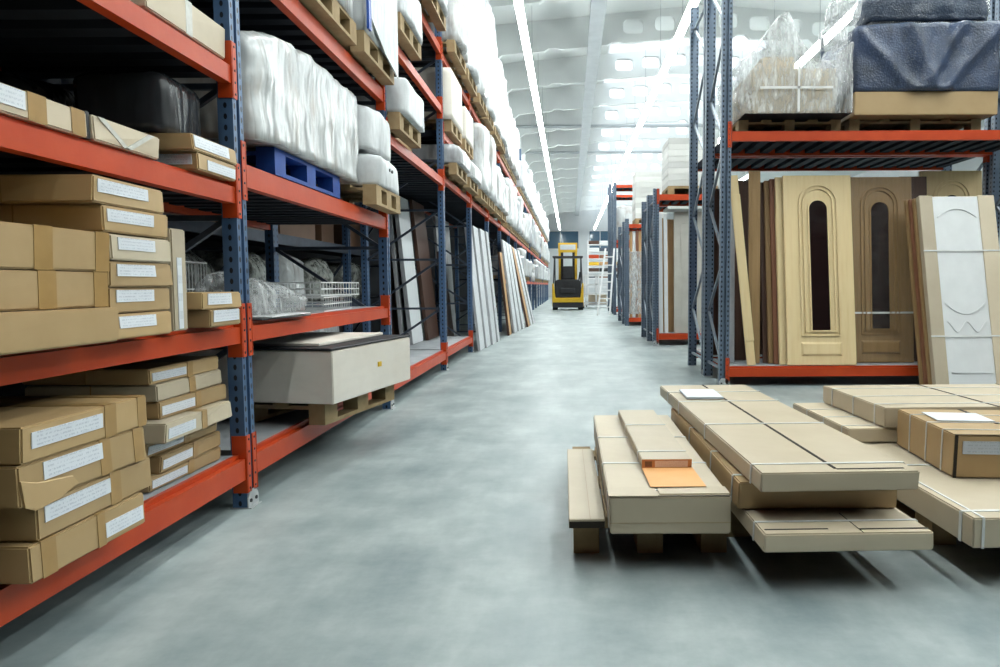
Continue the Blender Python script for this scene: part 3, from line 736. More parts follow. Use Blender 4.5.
for i, (y, z, x) in enumerate(((27.95, 1.385, -1.75), (28.5, 1.385, -1.72), (29.1, 1.385, -1.75), (28.2, 1.72, -1.74), (28.8, 1.72, -1.74))):
    b = MB(); b.cyl((-.32, 0, 0), (.3, 0, 0), .18, 18); b.cyl((.3, 0, 0), (.305, 0, 0), .05, 10, mi=1)
    tag(b.build('white_roll', [M['whitepaint'], M['card']], None, (x, y, z), 0, smooth=False), ('white roll lowest and nearest on the far left rack', 'white roll in the middle of the lower row on the far left rack', 'farthest white roll of the lower row on the far left rack', 'nearer white roll of the upper row on the far left rack', 'farther white roll of the upper row on the far left rack')[i], 'roll', g)
r2 = bpy.data.objects.new('roll_shelf', None)
bpy.data.objects.remove(r2)

# ------------------------------------------------------------------ right-hand doors
def arch_pts(cx, z0, z1, r, n=14):
    """square foot, round head"""
    pts = [(cx - r, z0), (cx + r, z0)]
    for i in range(n + 1):
        t = math.pi * i / n; pts.append((cx + r * math.cos(t), z1 - r + r * math.sin(t)))
    return pts
def ring(b, outer, inner, y0, y1):
    n = len(outer); f = [[b.bm.verts.new((p[0], y, p[1])) for p in L_] for L_ in (outer, inner) for y in (y0, y1)]
    oB, oF, iB, iF = f
    for i in range(n):
        j = (i + 1) % n
        b.bm.faces.new((oF[i], oF[j], iF[j], iF[i])); b.bm.faces.new((oB[i], oB[j], oF[j], oF[i]))
        b.bm.faces.new((iF[i], iF[j], iB[j], iB[i])); b.bm.faces.new((iB[i], iB[j], oB[j], oB[i]))
def oak_door(label, x, y, z, w, h, m, lean, rz=0, group=None):
    o = empty('oak_door', label, 'door', (x, y, z), 0, group)
    b = MB(); b.box(-w / 2, w / 2, 0, .04, 0, h); b.build('door_leaf', M[m], o, bevel=.003)
    r = .095
    b = MB(); b.prism(arch_pts(0, .36, h - .27, r), lambda u, v: (u, -.004, v), lambda u, v: (u, .002, v)); b.build('glass_pane', M['darkglass'], o)
    b = MB(); ring(b, arch_pts(0, .345, h - .255, r + .014), arch_pts(0, .36, h - .27, r), .0, -.016); b.build('glazing_bead', M[m], o)
    for q, nm in ((.205, 'arched_moulding'), (.165, 'arched_moulding')):
        b = MB(); ring(b, arch_pts(0, .30 + (.205 - q), h - .10 - (.205 - q), q), arch_pts(0, .312 + (.205 - q), h - .112 - (.205 - q), q - .016), .0, -.016); b.build(nm, M[m], o)
    b = MB()
    b.quadhex([(sx * (w * (.27 if f else .30)), -.016 if f else .001, zz) for sx in (-1, 1) for f in (1, 0) for zz in ((.115, .215) if f else (.09, .24))]); b.build('raised_panel', M[m], o)
    o.rotation_euler = (-lean, 0, rz)
    return o
oak_door('light oak door with arched dark glass standing at the front of the right rack', 2.61, 7.205, .210, .715, 2.0, 'oak', R(8))
oak_door('film-wrapped brown oak door just right of the light oak door', 3.315, 7.42, .209, .70, 1.985, 'oak_mid', R(5))
b = MB(); b.box(-.37, .37, -.012, -.010, 0.02, 2.0); b.build('stretch_film', M['film_tight'], bpy.data.objects['oak_door.001'])
b = MB(); b.box(-.37, .37, -.016, -.013, .52, .54); b.build('strap', M['strap'], bpy.data.objects['oak_door.001'])
oak_door('oak door half hidden behind the white moulded door in cardboard', 4.20, 7.62, .209, .68, 2.08, 'oak', R(5))
def back_door(label, x, y, w, h, m, lean, roll_=0, group=None, name='stacked_door', z=.210, th=.04):
    o = empty(name, label, 'door', (x, y, z), 0, group)
    b = MB(); b.box(-w / 2, w / 2, 0, th, 0, h); b.build('door_leaf', M[m], o, bevel=.003)
    b = MB(); b.box(-w / 2 + .09, w / 2 - .09, -.006, .001, .25, h - .2); b.build('raised_panel', M[m], o, bevel=.002)
    o.rotation_euler = (-lean, roll_, 0)
    return o
g = 'doors stacked behind the light oak door'
for i, m in enumerate(('oak', 'brownwood', 'oak_mid', 'walnut')):
    back_door(('oak door edge directly behind the light oak door', 'brown door edge second behind the light oak door', 'mid-brown door edge third behind the light oak door', 'dark door edge fourth behind the light oak door')[i], 2.58 - .042 * (i + 1), 7.262 + .054 * i, .70, 1.99 - .01 * i, m, R(8), 0, g, z=.2105)
back_door('narrow brown board standing upright left of the stacked doors', 1.95, 7.38, .12, 2.03, 'oak_mid', R(2), 0, None, 'upright_board')
back_door('dark brown door in shadow behind the pale leaning board', 1.95, 7.72, .30, 1.98, 'walnut', R(2))
back_door('film-wrapped dark board next to the nearest right upright', 1.71, 7.50, .12, 2.0, 'mauve', R(2), 0, None, 'wrapped_board')
o = back_door('pale board leaning left against the nearest right upright', 1.885, 7.225, .085, 1.98, 'oak', R(4), R(-5.2), None, 'leaning_board')
back_door('dark brown door between the wrapped oak door and the white moulded door', 3.72, 7.50, .30, 2.0, 'walnut', R(5))
g = 'brown doors in the rear right rack'
for i in range(4):
    back_door(('dark door in the rear right rack seen left of the oak doors', 'dark door in the rear right rack behind the light oak door', 'dark door in the rear right rack behind the wrapped oak door', 'dark door in the rear right rack behind the white moulded door')[i], 1.99 + .67 * i, 8.30, .63, 1.98, 'walnut', R(4), 0, g)
# white moulded door in cardboard, leaning out of the rack
def white_door(label, x, y, z, w, h, lean):
    o = empty('moulded_door', label, 'door', (x, y, z), 0)
    b = MB(); b.box(-w / 2, w / 2, 0, .05, 0, h); b.build('door_leaf', M['whitepaint'], o, bevel=.003)
    for s, a, c in ((-1, -w / 2 - .012, -w / 2 + .12), (1, w / 2 - .15, w / 2 + .012)):
        b = MB(); b.box(a, c, -.012, .058, -.004, h + .006); b.build('cardboard_edge', M['card_pale'], o, bevel=.003)
    def curve(pts):
        b = MB()
        for p, q in zip(pts, pts[1:]): b.bar((p[0], -.002, p[1]), (q[0], -.002, q[1]), .012, .014, up=(0, 1, 0))
        b.build('moulding', M['whitepaint'], o)
    x0, x1 = -.205, .185; mid = (x0 + x1) / 2; hw = (x1 - x0) / 2
    def arc(zb, rise, n=14): return [(mid - hw + 2 * hw * i / n, zb + rise * (1 - ((2 * i / n) - 1) ** 2)) for i in range(n + 1)]
    curve(arc(h - .22, .09)); curve(arc(.86, -.11)); curve([(mid - hw + 2 * hw * i / 40, .62 + .05 * math.cos(i / 40 * 4 * math.pi)) for i in range(41)]); curve([(x0, .17), (x1, .17)])
    for zz in (.52, 1.38):
        b = MB(); b.box(-w / 2 - .016, w / 2 + .016, -.0165, -.0125, zz, zz + .014); b.build('strap', M['strap'], o)
    o.rotation_euler = (-lean, 0, 0)
    return o
white_door('white moulded door in cardboard edging leaning out of the right rack', 3.898, 6.69, .018, .73, 1.955, R(13.2))
g = 'brown wrapped doors behind the white moulded door'
for i in range(3):
    back_door(('first brown wrapped door packed behind the white moulded door', 'second brown wrapped door packed behind the white moulded door', 'third brown wrapped door packed behind the white moulded door')[i], 3.875 - .014 * i, 6.76 + .056 * i, .74, 1.95, ('oak_mid', 'brownwood', 'oak_mid')[i], R(13.2), 0, g, 'wrapped_door', .012)
carton('carton lying at the foot of the white moulded door', 4.35, 6.25, 0, .85, .35, .13, 0, 'card_pale')
carton('brown box standing at the right edge before the white moulded door', 4.05, 5.25, 0, .5, .5, .20, 0, 'card')
for i in range(2):
    b = MB(); b.prism([(-.02, 0), (.02, 0), (.025, .02), (.02, .11), (-.01, .12), (-.025, .1)], lambda u, v: (u, -.02, v), lambda u, v: (u, .02, v)); b.bar((0, .02, .06), (0, .1, .03), .02)
    tag(b.build('pallet_jack_grip', M['rubber'], None, (3.25 + .055 * i, 5.25 - .0 * i, .0), 0, .004), ('dark grip at the right edge, left of the pair', 'dark grip at the right edge, right of the pair')[i], 'grip')
for i, n_ in enumerate(('pallet_jack_grip', 'pallet_jack_grip.001')):
    bpy.data.objects[n_].location = (3.95 + .05 * i, 5.12, .2015)
b = MB()
b.prism([(0, 0), (.2, 0), (.32, .5), (.30, 1.5), (.22, 1.9), (.05, 1.85), (-.05, .9)], lambda u, v: (u, 0, v), lambda u, v: (u + .03, .10 + .04 * math.sin(v * 4), v))
tag(b.build('blue_tarp', M['tarp'], None, (1.72, 8.72, .205), 0, .004), 'bright blue tarpaulin bundle behind the nearest right uprights', 'tarpaulin')

# upper loads on the right rack
def right_load():
    pallet('pallet under the peaked plastic-covered cartons on the right rack', 2.27, 7.80, 2.587, .95, 1.05, .144)
    b = MB(); b.box(-.53, .53, -.54, .50, 0, .003); tag(b.build('black_sheet', M['black'], None, (2.27, 7.60, 2.7325), 0, .002), 'black sheet under the plastic-covered cartons on the right rack', 'sheet')
    g = 'cartons under the peaked clear plastic'
    for i, (x, y, z, sx, sy, sz, tx) in enumerate(((2.265, 7.62, 2.738, .84, .84, .25, 'lower front carton under the peaked clear plastic'), (2.265, 7.62, 2.990, .84, .84, .22, 'upper carton under the peaked clear plastic'), (2.17, 7.66, 3.212, .34, .5, .18, 'small top carton under the peak of the clear plastic'))):
        carton(tx + ', right rack', x, y, z, sx, sy, sz, 0, 'card_pale', g)
    def shape(p, u, v, w):
        # plastic rises from the front carton edge to a peak left of the middle
        if w > .55:
            t = (w - .55) / .45; pk = math.exp(-((u + .18) / .42) ** 2)
            p.z += t * (.46 * pk - .05); p.x += t * (-.12 * u) * pk
            p.y += t * .05 * (1 - pk)
        p.x += .02 * math.sin(p.z * 21 + u * 5) * (1 - w)
        return p
    soft('plastic_cover', 'peaked clear plastic cover over the cartons on the right rack', 'plastic cover', 2.21, 7.62, 2.7375, 1.04, 1.06, .60, 'film_thin', nx=22, ny=14, nz=16, amp=.022, freq=7, round_=.05, seed=77, shape=shape)
    cv = bpy.data.objects['plastic_cover']
    b = MB(); b.box(-.32, .40, -.566, -.562, .235, .258); b.box(.05, .072, -.566, -.562, .01, .50); b.build('strap', M['strap'], cv)
    pallet('pallet under the blue bubble-wrapped load on the right rack', 3.56, 7.80, 2.587, .95, 1.35, .144)
    carton('wide beige carton base under the blue bubble wrap', 3.58, 7.62, 2.735, 1.44, .94, .23, 0, 'card', None, name='cardboard_tray')
    def drape(p, u, v, w):
        if v < -.9:
            fx = 0
            for (a, s) in ((-.62, .9), (.18, -.55), (.62, -.85), (-.1, .35)):
                d = (u - a) + s * (w - .5); fx += math.exp(-(d / .09) ** 2)
            p.y -= .05 * fx
        p.z += .02 * u * (1 if w > .5 else 0)
        return p
    soft('bubble_wrapped_load', 'big blue bubble-wrapped load on the upper right shelf', 'wrapped load', 3.58, 7.62, 2.970, 1.48, .96, .68, 'bubble', nx=36, ny=12, nz=18, amp=.018, freq=4, round_=.06, seed=79, shape=drape)
    soft('bubble_wrap_roll', 'dark bubble-wrapped roll lying on top of the blue load', 'roll', 3.66, 7.50, 3.70, 1.28, .5, .34, 'bubble_dark', nx=24, ny=10, nz=10, amp=.03, freq=5, round_=.15, seed=80)
    soft('plastic_bag', 'white plastic bag bulging at the upper left corner of the blue load', 'bag', 2.68, 7.28, 3.45, .24, .34, .22, 'film_thin', nx=10, ny=8, nz=8, amp=.03, freq=5, round_=.1, seed=81)
    soft('plastic_bag', 'white plastic bag at the top edge above the blue load', 'bag', 2.82, 7.40, 3.74, .30, .36, .22, 'film_thin', nx=10, ny=8, nz=8, amp=.03, freq=5, round_=.1, seed=82)
    soft('plastic_wrap', 'clear plastic hanging between the cartons and the blue load', 'plastic', 2.79, 7.28, 2.745, .04, .42, .70, 'film_thin', nx=8, ny=10, nz=14, amp=.008, freq=6, round_=.05, seed=83)
    # wrapped chair legs poking out
    o = empty('wrapped_chair', 'dark slatted chair back under plastic left of the blue load', 'chair', (3.12, 8.50, 2.590))
    for i in range(4):
        b = MB(); b.bar((-.08, 0, .82 + .12 * i), (.20, .05, .90 + .12 * i), .03, .05); b.build('slat', M['bubble_dark'], o)
    for s in (0, 1):
        b = MB(); b.bar((-.1 + .3 * s, s * .05, 0), (-.12 + .32 * s, s * .05, 1.36), .04); b.build('leg', M['bubble_dark'], o)
right_load()

# second right row contents
def slab_door(label, x, y, w, h, m, lean=0, roll_=0, handles=False):
    o = empty('leaning_door', label, 'door', (x, y, .207))
    b = MB(); b.box(-w / 2, w / 2, 0, .045, 0, h); b.build('door_leaf', M[m], o, bevel=.003)
    b = MB()
    for z0, z1 in ((.18, .85), (1.0, h - .18)): ring(b, [(-w / 2 + .12, z0), (w / 2 - .12, z0), (w / 2 - .12, z1), (-w / 2 + .12, z1)], [(-w / 2 + .14, z0 + .02), (w / 2 - .14, z0 + .02), (w / 2 - .14, z1 - .02), (-w / 2 + .14, z1 - .02)], 0, -.008)
    b.build('panel_moulding', M[m], o)
    if handles:
        for zz in (.55, 1.55):
            b = MB(); b.box(w / 2 - .28, w / 2 - .1, -.03, -.001, zz, zz + .03); b.build('hinge', M['black'], o)
    o.rotation_euler = (-lean, roll_, 0)
    return o
slab_door('grey-beige door at the corner of the second right rack row', 2.21, 12.12, .80, 2.10, 'greydoor', R(3), 0, True)
slab_door('oak-coloured door behind the white battens in the second right rack row', 1.88, 12.45, .62, 2.0, 'tanwood', R(3))
for i in range(2):
    b = MB(); b.box(-.032, .032, -.02, .02, 0, 2.05)
    o = tag(b.build('batten', M['whitepaint'], None, (1.585 + .09 * i, 12.14, .212), 0, .003), ('white batten leaning beside the second right row upright', 'white batten leaning next to the grey-beige door')[i], 'batten')
    o.rotation_euler = (R(-3), R(-.4), 0)
carton('white flat board under the top beam of the second right row', 2.35, 12.45, 2.27, 1.4, .6, .05, 0, 'card_white', None, name='white_board', cat='board')
for o in [bpy.data.objects['white_board']]: o.location = (2.38, 12.36, 2.335)
def slab_stack(label, plabel, x, y, z, sx, sy, n, th):
    pallet_simple(plabel, x, y, z, sy, sx, 0)
    for i in range(n):
        o, C = carton(label[0] if False else f'{label}', x + rnd.uniform(-.008, .008), y, z + .146 + i * (th + .001), sx, sy, th, 0, 'card_white', label_group[0], name='white_slab', cat='slab', bev=.003)
label_group = ['white slabs stacked on the second right rack row']
slab_stack('white slab in the tall stack on top of the second right rack row', 'pallet under the white slab stack on the second right row', 2.12, 12.55, 2.588, .85, .85, 8, .10)
label_group = ['white slabs stacked on the third right rack row']
slab_stack('white slab in the stack on top of the third right rack row', 'pallet under the white slab stack on the third right row', 2.08, 18.42, 2.724 - .134, .80, .86, 9, .13)
# third row: plank bundle
g = 'plastic-wrapped planks in the third right row'
for i in range(7):
    b = MB(); b.box(-.035, .035, -.03, .03, 0, 2.2)
    tag(b.build('plank', M[('tanwood', 'whitepaint', 'brownwood')[i % 3]], None, (1.57 + .078 * i, 18.02 + .01 * (i % 2), .207), 0, .002), ('first plank from the aisle in the plastic-wrapped bundle of the third right row', 'second plank from the aisle in the plastic-wrapped bundle of the third right row', 'third plank from the aisle in the plastic-wrapped bundle of the third right row', 'fourth plank in the plastic-wrapped bundle of the third right row', 'fifth plank in the plastic-wrapped bundle of the third right row', 'sixth plank in the plastic-wrapped bundle of the third right row', 'last plank in the plastic-wrapped bundle of the third right row')[i], 'plank', g)
b = MB()
for q in ((1.525, 1.528, 17.96, 18.08), (2.087, 2.09, 17.96, 18.08), (1.528, 2.087, 17.96, 17.963), (1.528, 2.087, 18.077, 18.08)): b.box(*q, .3, 1.9)
tag(b.build('stretch_film', M['film_thin'], None), 'clear film wrapped round the planks of the third right row', 'film')
soft('wrapped_bundle', 'dark wrapped bundle low in the fourth right rack row', 'bundle', 2.05, 24.95, .208, .7, .7, 1.8, 'bubble_dark', seed=91, amp=.03)
soft('wrapped_load', 'white load high on the fourth right rack row', 'wrapped load', 2.1, 25.0, 2.605, .9, .8, 1.2, 'film', seed=92, amp=.04)

# ------------------------------------------------------------------ foreground boxes on the right
def tie(o, C, axis, ts, w, faces): 
    for t in ts: strap(o, C, axis, t, w, faces)
# first pallet
pallet('pallet under the foreground box with the orange sheet', .31, 3.28, 0, 1.2, .60, .144)
b = MB(); b.box(0, .135, 0, 1.12, 0, .034)
o = b.build('flat_board', M['card_pale'], None, (-.008, 2.555, .1455), R(.5), .003)
tag(o, 'narrow pale board on the aisle edge of the foreground pallet', 'board')
b = MB(); b.box(.079, .081, .001, 1.119, .0342, .0348); b.build('board_seam', M['tape'], o)
b = MB(); b.box(.001, .134, -.0015, .003, -.0004, .024); b.build('dark_end', M['seam'], o)
o, C = carton('long foreground box with a smaller box and orange sheet on top', .350, 3.285, .1455, .44, 1.60, .14, R(.2), 'card_pale')
o.location.x += .008
tie(o, C, 'y', (.05, .30, .62), .004, ('+z', '-x', '+x'))
patch('top_flap_edge', o, C, '+z', .0, .40, .0, .013, M['seam'], .001); patch('top_flap_edge', o, C, '+z', .40, 1, .002, .008, M['seam'], .001); patch('side_seam', o, C, '-y', .0, 1, .30, .31, M['tape'], .0008)
for u0, u1 in ((.0, .40), (.42, 1.0)): patch('flap', o, C, '+z', u0, u1, 0 if u0 == 0 else .015, .07, M['card_pale'], .004)
b = MB(); b.box(-.105, .105, -.14, .14, 0, .0012)
o = tag(b.build('paper_sheet', M['orangepaper'], None, (.402, 2.72, .2925), R(1)), 'orange sheet lying on the long foreground box', 'paper')
o, C = carton('small flat box with an orange end on the long foreground box', .388, 3.43, .2905, .208, 1.15, .038, R(.9), 'card_pale', jit=.002, bev=.003)
patch('orange_end', o, C, '-y', 0, 1, 0, 1, M['orangecard'], .002); patch('printed_label', o, C, '-y', .26, .92, .15, .85, M['labelpink'], .004); patch('dark_print', o, C, '-y', .06, .2, .2, .8, M['brownwood'], .004)
tie(o, C, 'y', (.12, .62), .004, ('+z', '-x'))
# second pallet
pallet('pallet under the three crossed foreground boxes', .925, 3.45, 0, 1.2, .56, .144)
o, C = carton('lowest foreground box of the pile of three, jutting towards the camera', .935, 3.16, .1455, .58, 1.70, .066, R(1.4), 'card_pale')
o.location.x = .918
tie(o, C, 'y', (.07, .5), .004, ('+z', '-x', '+x')); patch('flap_edge', o, C, '+z', .58, .585, 0, .12, M['seam'], .001); patch('flap_edge', o, C, '+z', .58, 1, .018, .024, M['seam'], .001); patch('flap_edge', o, C, '+z', .02, .40, .022, .027, M['seam'], .001)
o, C = carton('middle foreground box of the pile of three, set back in shadow', .908, 3.35, .2155, .59, 1.60, .105, R(.6), 'card')
tie(o, C, 'y', (.06, .30, .62), .005, ('-x', '+x', '+z'))
o, C = carton('top foreground box of the pile of three with a black slit along it', .905, 3.475, .3245, .56, 2.14, .07, R(2.1), 'card_pale')
tie(o, C, 'y', (.055, .40, .70, .86), .0035, ('+z', '-x', '+x'))
for a, c in ((.02, .56), (.565, .84), (.93, 1)): patch('lid_gap', o, C, '+z', .484, .507, a, c, M['seam'], .0012)
patch('lid_gap', o, C, '+z', .5, .93, .016, .021, M['seam'], .0012)
b = MB(); b.box(-.105, .105, -.15, .15, 0, .010); b.box(-.10, .10, -.147, .147, .010, .0115, 1)
o = tag(b.build('paper_pad', [M['labelgrey'], M['paper']], None, (.77, 4.10, .3985), R(-1)), 'white paper pad lying on the top foreground box', 'paper')
# third pallet
pallet('pallet under the right-hand foreground boxes', 1.95, 3.35, 0, 1.2, 1.0, .144)
o, C = carton('wide flat box at the bottom of the right-hand foreground pile', 1.925, 3.40, .1455, 1.13, 2.12, .106, R(.6), 'card_pale')
tie(o, C, 'y', (.035, .33), .004, ('+z', '-x'))
strap(o, C, 'x', .03, .004, ('+z', '-y'))
o, C = carton('deep box with a grey label at the right edge of the foreground', 2.127, 3.07, .2555, 1.08, .60, .178, R(-5), 'card')
tie(o, C, 'y', (.18, .44, .74), .007, ('-x', '+z'))
patch('printed_label', o, C, '-y', .03, .30, .56, .86, M['labelgrey'], .004); patch('lid_gap', o, C, '+z', .0, .17, .0, .012, M['seam'], .0015); patch('lid_gap', o, C, '+z', .26, .275, .40, 1, M['seam'], .0015)
patch('end_seam', o, C, '-y', 0, .012, 0, 1, M['seam'], .002)
b = MB(); b.box(-.12, .12, -.10, .10, 0, .003); tag(b.build('paper_sheet', M['paper'], None, (1.77, 3.17, .4375), R(-8)), 'white paper sheet lying on the deep right-hand foreground box', 'paper')
o, C = carton('thin box under the far end of the right-hand foreground pile', 1.83, 3.86, .2555, .92, .78, .072, R(2.5), 'card_pale')
tie(o, C, 'y', (.10, .40, .70), .005, ('-x', '+z'))
o, C = carton('flat box with a long black slit on the thin box, right-hand pile', 2.08, 3.85, .3315, 1.06, .78, .102, R(1.8), 'card_pale')
tie(o, C, 'y', (.14, .46, .82), .007, ('-x', '+z'))
patch('lid_gap', o, C, '+z', .54, .553, 0, 1, M['seam'], .0015)

# ------------------------------------------------------------------ forklift
def forklift():
    o = empty('forklift', 'yellow and black forklift seen from behind in the aisle', 'forklift', (-.08, 29.3, 0))
    W = .66
    b = MB(); b.prism([(-W, .32), (W, .32), (W, 1.10), (W - .06, 1.14), (W - .14, .52), (-W + .14, .52), (-W + .06, 1.14), (-W, 1.10)], lambda u, v: (u, 0, v), lambda u, v: (u, .5, v)); b.build('yellow_body', M['yellow'], o, bevel=.02)
    b = MB(); b.prism([(-W + .1, .5), (W - .1, .5), (W - .12, 1.22), (W - .25, 1.28), (-W + .25, 1.28), (-W + .12, 1.22)], lambda u, v: (u, .04, v), lambda u, v: (u, .9, v)); b.build('counterweight', M['rubber'], o, bevel=.03)
    b = MB(); b.box(-.3, .3, -.02, .05, .72, .92); b.build('rear_grille', M['black'], o, bevel=.01)
    b = MB(); b.box(-W + .02, W - .02, .03, 1.5, .1, .34); b.build('chassis', M['black'], o, bevel=.02)
    for sx in (-1, 1):
        for y in (.28, 1.5):
            b = MB(); b.cyl((sx * (W - .22), y, .24), (sx * (W - .02), y, .24), .24, 20); b.cyl((sx * (W - .03), y, .24), (sx * (W), y, .24), .1, 12, mi=1); b.build('wheel', [M['rubber'], M['yellow']], o)
        b = MB(); b.bar((sx * (W - .06), .15, 1.1), (sx * (W - .10), .35, 2.2), .05); b.build('guard_pillar', M['black'], o); b = MB(); b.bar((sx * (W - .10), 1.5, .6), (sx * (W - .10), 1.3, 2.2), .05); b.build('guard_pillar', M['black'], o)
        b = MB(); b.bar((sx * .26, 1.75, .1), (sx * .26, 1.75, 2.85), .10, .12); b.build('mast_rail', M['rubber'], o)
        b = MB(); b.bar((sx * .36, 1.72, .3), (sx * .36, 1.72, 2.9), .06, .1); b.build('mast_channel', M['yellow'], o)
    b = MB(); b.box(-W + .02, W - .02, .3, 1.4, 2.2, 2.27)
    b.build('overhead_guard', M['black'], o, bevel=.01)
    b = MB(); b.box(-.42, .42, 1.66, 1.74, 2.48, 2.9); b.build('mast_crosshead', M['yellow'], o, bevel=.01)
    b = MB(); b.box(-.34, .34, 1.64, 1.68, 2.6, 2.82); b.build('crosshead_opening', M['wallwhite'], o)
    b = MB(); b.box(-.24, .24, .75, 1.2, 1.2, 1.32); b.box(-.24, .24, .68, .82, 1.3, 1.85); b.build('seat', M['black'], o, bevel=.03)
    b = MB(); b.bar((.0, 1.45, 1.2), (0, 1.3, 1.6), .05); b.cyl((0, 1.28, 1.6), (0, 1.25, 1.64), .17, 16); b.build('steering_wheel', M['rubber'], o)
    b = MB(); b.bar((W - .2, .5, 1.2), (W - .14, .45, 1.6), .06); b.build('lever', M['black'], o)
forklift()

# white trolleys, ladder, shelving at the far end
def trolley(label, x, y, g):
    o = empty('white_trolley', label, 'trolley', (x, y, 0), 0, g)
    for sx in (-.6, 0, .6):
        b = MB(); b.bar((sx, 0, .1), (sx, 0, 1.5), .07); b.build('upright', M['whitepaint'], o)
    for z in (.25, .65, 1.05, 1.48):
        b = MB(); b.bar((-.63, 0, z), (.63, 0, z), .07); b.build('rail', M['whitepaint'], o)
    b = MB(); b.box(-.63, .63, .0, .7, .12, .18); b.build('platform', M['whitepaint'], o)
    for sx in (-.55, .55):
        for y2 in (.08, .6):
            b = MB(); b.cyl((sx - .02, y2, .06), (sx + .02, y2, .06), .06, 12); b.build('caster', M['rubber'], o)
trolley('white tube-framed trolley right of the forklift', 1.18, 31.5, None)
trolley('white tube-framed trolley behind the first one by the forklift', 1.35, 33.2, None)
carton('pale box on the white trolley beside the forklift', 1.25, 31.9, .182, .8, .55, .42, 0, 'card_pale')
o = empty('step_ladder', 'white ladder leaning on the tall far right rack', 'ladder', (1.06, 23.95, 0))
for s in (0, 1):
    b = MB(); b.bar((s * .42 - .12, 0, 0), (s * .30 + .18, .35, 2.3), .06); b.build('side_rail', M['whitepaint'], o)
for i in range(7):
    t = (i + 1) / 8; b = MB(); b.bar((-.12 + .30 * t, .35 * t, 2.3 * t), (.30 + .18 * t, .35 * t, 2.3 * t), .04); b.build('rung', M['whitepaint'], o)
# far shelf with long goods
o = empty('goods_shelf', 'white shelf unit with long coloured goods behind the trolleys', 'shelf', (2.0, 40, 0))
for sx in (-.95, .95):
    for y2 in (0, .7):
        b = MB(); b.bar((sx, y2, 0), (sx, y2, 3.6), .07); b.build('upright', M['whitepaint'], o)
for z in (.3, .9, 1.4, 1.75, 2.1, 2.5, 2.9, 3.3):
    b = MB(); b.box(-.95, .95, 0, .7, z, z + .05); b.build('shelf_board', M['whitepaint'], o)
k = 0
for z, ms in ((1.45, ('brace', 'brownwood', 'black')), (1.80, ('walnut', 'black', 'brownwood')), (2.15, ('yellow', 'tanwood', 'oak')), (2.55, ('orange', 'brownwood', 'whitepaint')), (2.95, ('whitepaint', 'brace', 'whitepaint')), (3.35, ('walnut', 'whitepaint', 'walnut'))):
    for i, m in enumerate(ms):
        b = MB(); b.box(-.29, .29, 0, .55, 0, .2)
        tag(b.build('goods_carton', M[m], None, (2.0 - .62 + .62 * i, 40.03, z + .002), 0, .006), 'small pack on the white far shelf unit, row %s from the bottom, %s' % (('one', 'two', 'three', 'four', 'five', 'six')[k], ('left end', 'middle', 'right end')[i]), 'pack', 'packs on the far shelf unit')
    k += 1

# ------------------------------------------------------------------ the hall
XW0, XW1, Y0, Y1 = -4.4, 15.5, -9.0, 60.0
RX, HZ, SL = 3.5, 7.95, .09
def cz(x): return HZ - abs(x - RX) * SL
b = MB(); b.box(XW0 - .2, XW1 + .2, Y0 - .2, Y1 + .2, -.2, 0); struct(b.build('floor', M['floor']))
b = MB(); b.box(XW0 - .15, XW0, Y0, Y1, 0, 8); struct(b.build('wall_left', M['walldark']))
b = MB(); b.box(XW1, XW1 + .15, Y0, Y1, 0, 8); struct(b.build('wall_right', M['wallwhite']))
b = MB(); b.box(XW0, XW1, Y1, Y1 + .15, 0, 8.2); struct(b.build('wall_back', M['wallwhite']))
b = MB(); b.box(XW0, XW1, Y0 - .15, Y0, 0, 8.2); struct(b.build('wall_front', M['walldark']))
# ceiling slabs with a glazed band beside the ridge
SKX0, SKX1, SKY = 1.15, 5.6, 19.6
def slab(b, x0, x1, y0, y1):
    xs = [x0] + ([RX] if x0 < RX < x1 else []) + [x1]
    for a, c in zip(xs, xs[1:]):
        b.quadhex([(x, y, cz(x) + dz) for x in (a, c) for y in (y0, y1) for dz in (0, .15)])
b = MB(); slab(b, XW0, XW1, Y0, SKY); slab(b, XW0, SKX0, SKY, Y1); slab(b, SKX1, XW1, SKY, Y1); struct(b.build('ceiling', M['ceil']))
m, nt, bs, out = newmat('skylight_glazing')
tl = N(nt, 'ShaderNodeBsdfTranslucent'); tl.inputs[0].default_value = (.92, .95, .97, 1); L(nt, tl.outputs[0], out.inputs[0])
b = MB(); slab(b, SKX0, SKX1, SKY, Y1)
M['sky'] = m
o = struct(b.build('window_1', m))
o.location.z = .02
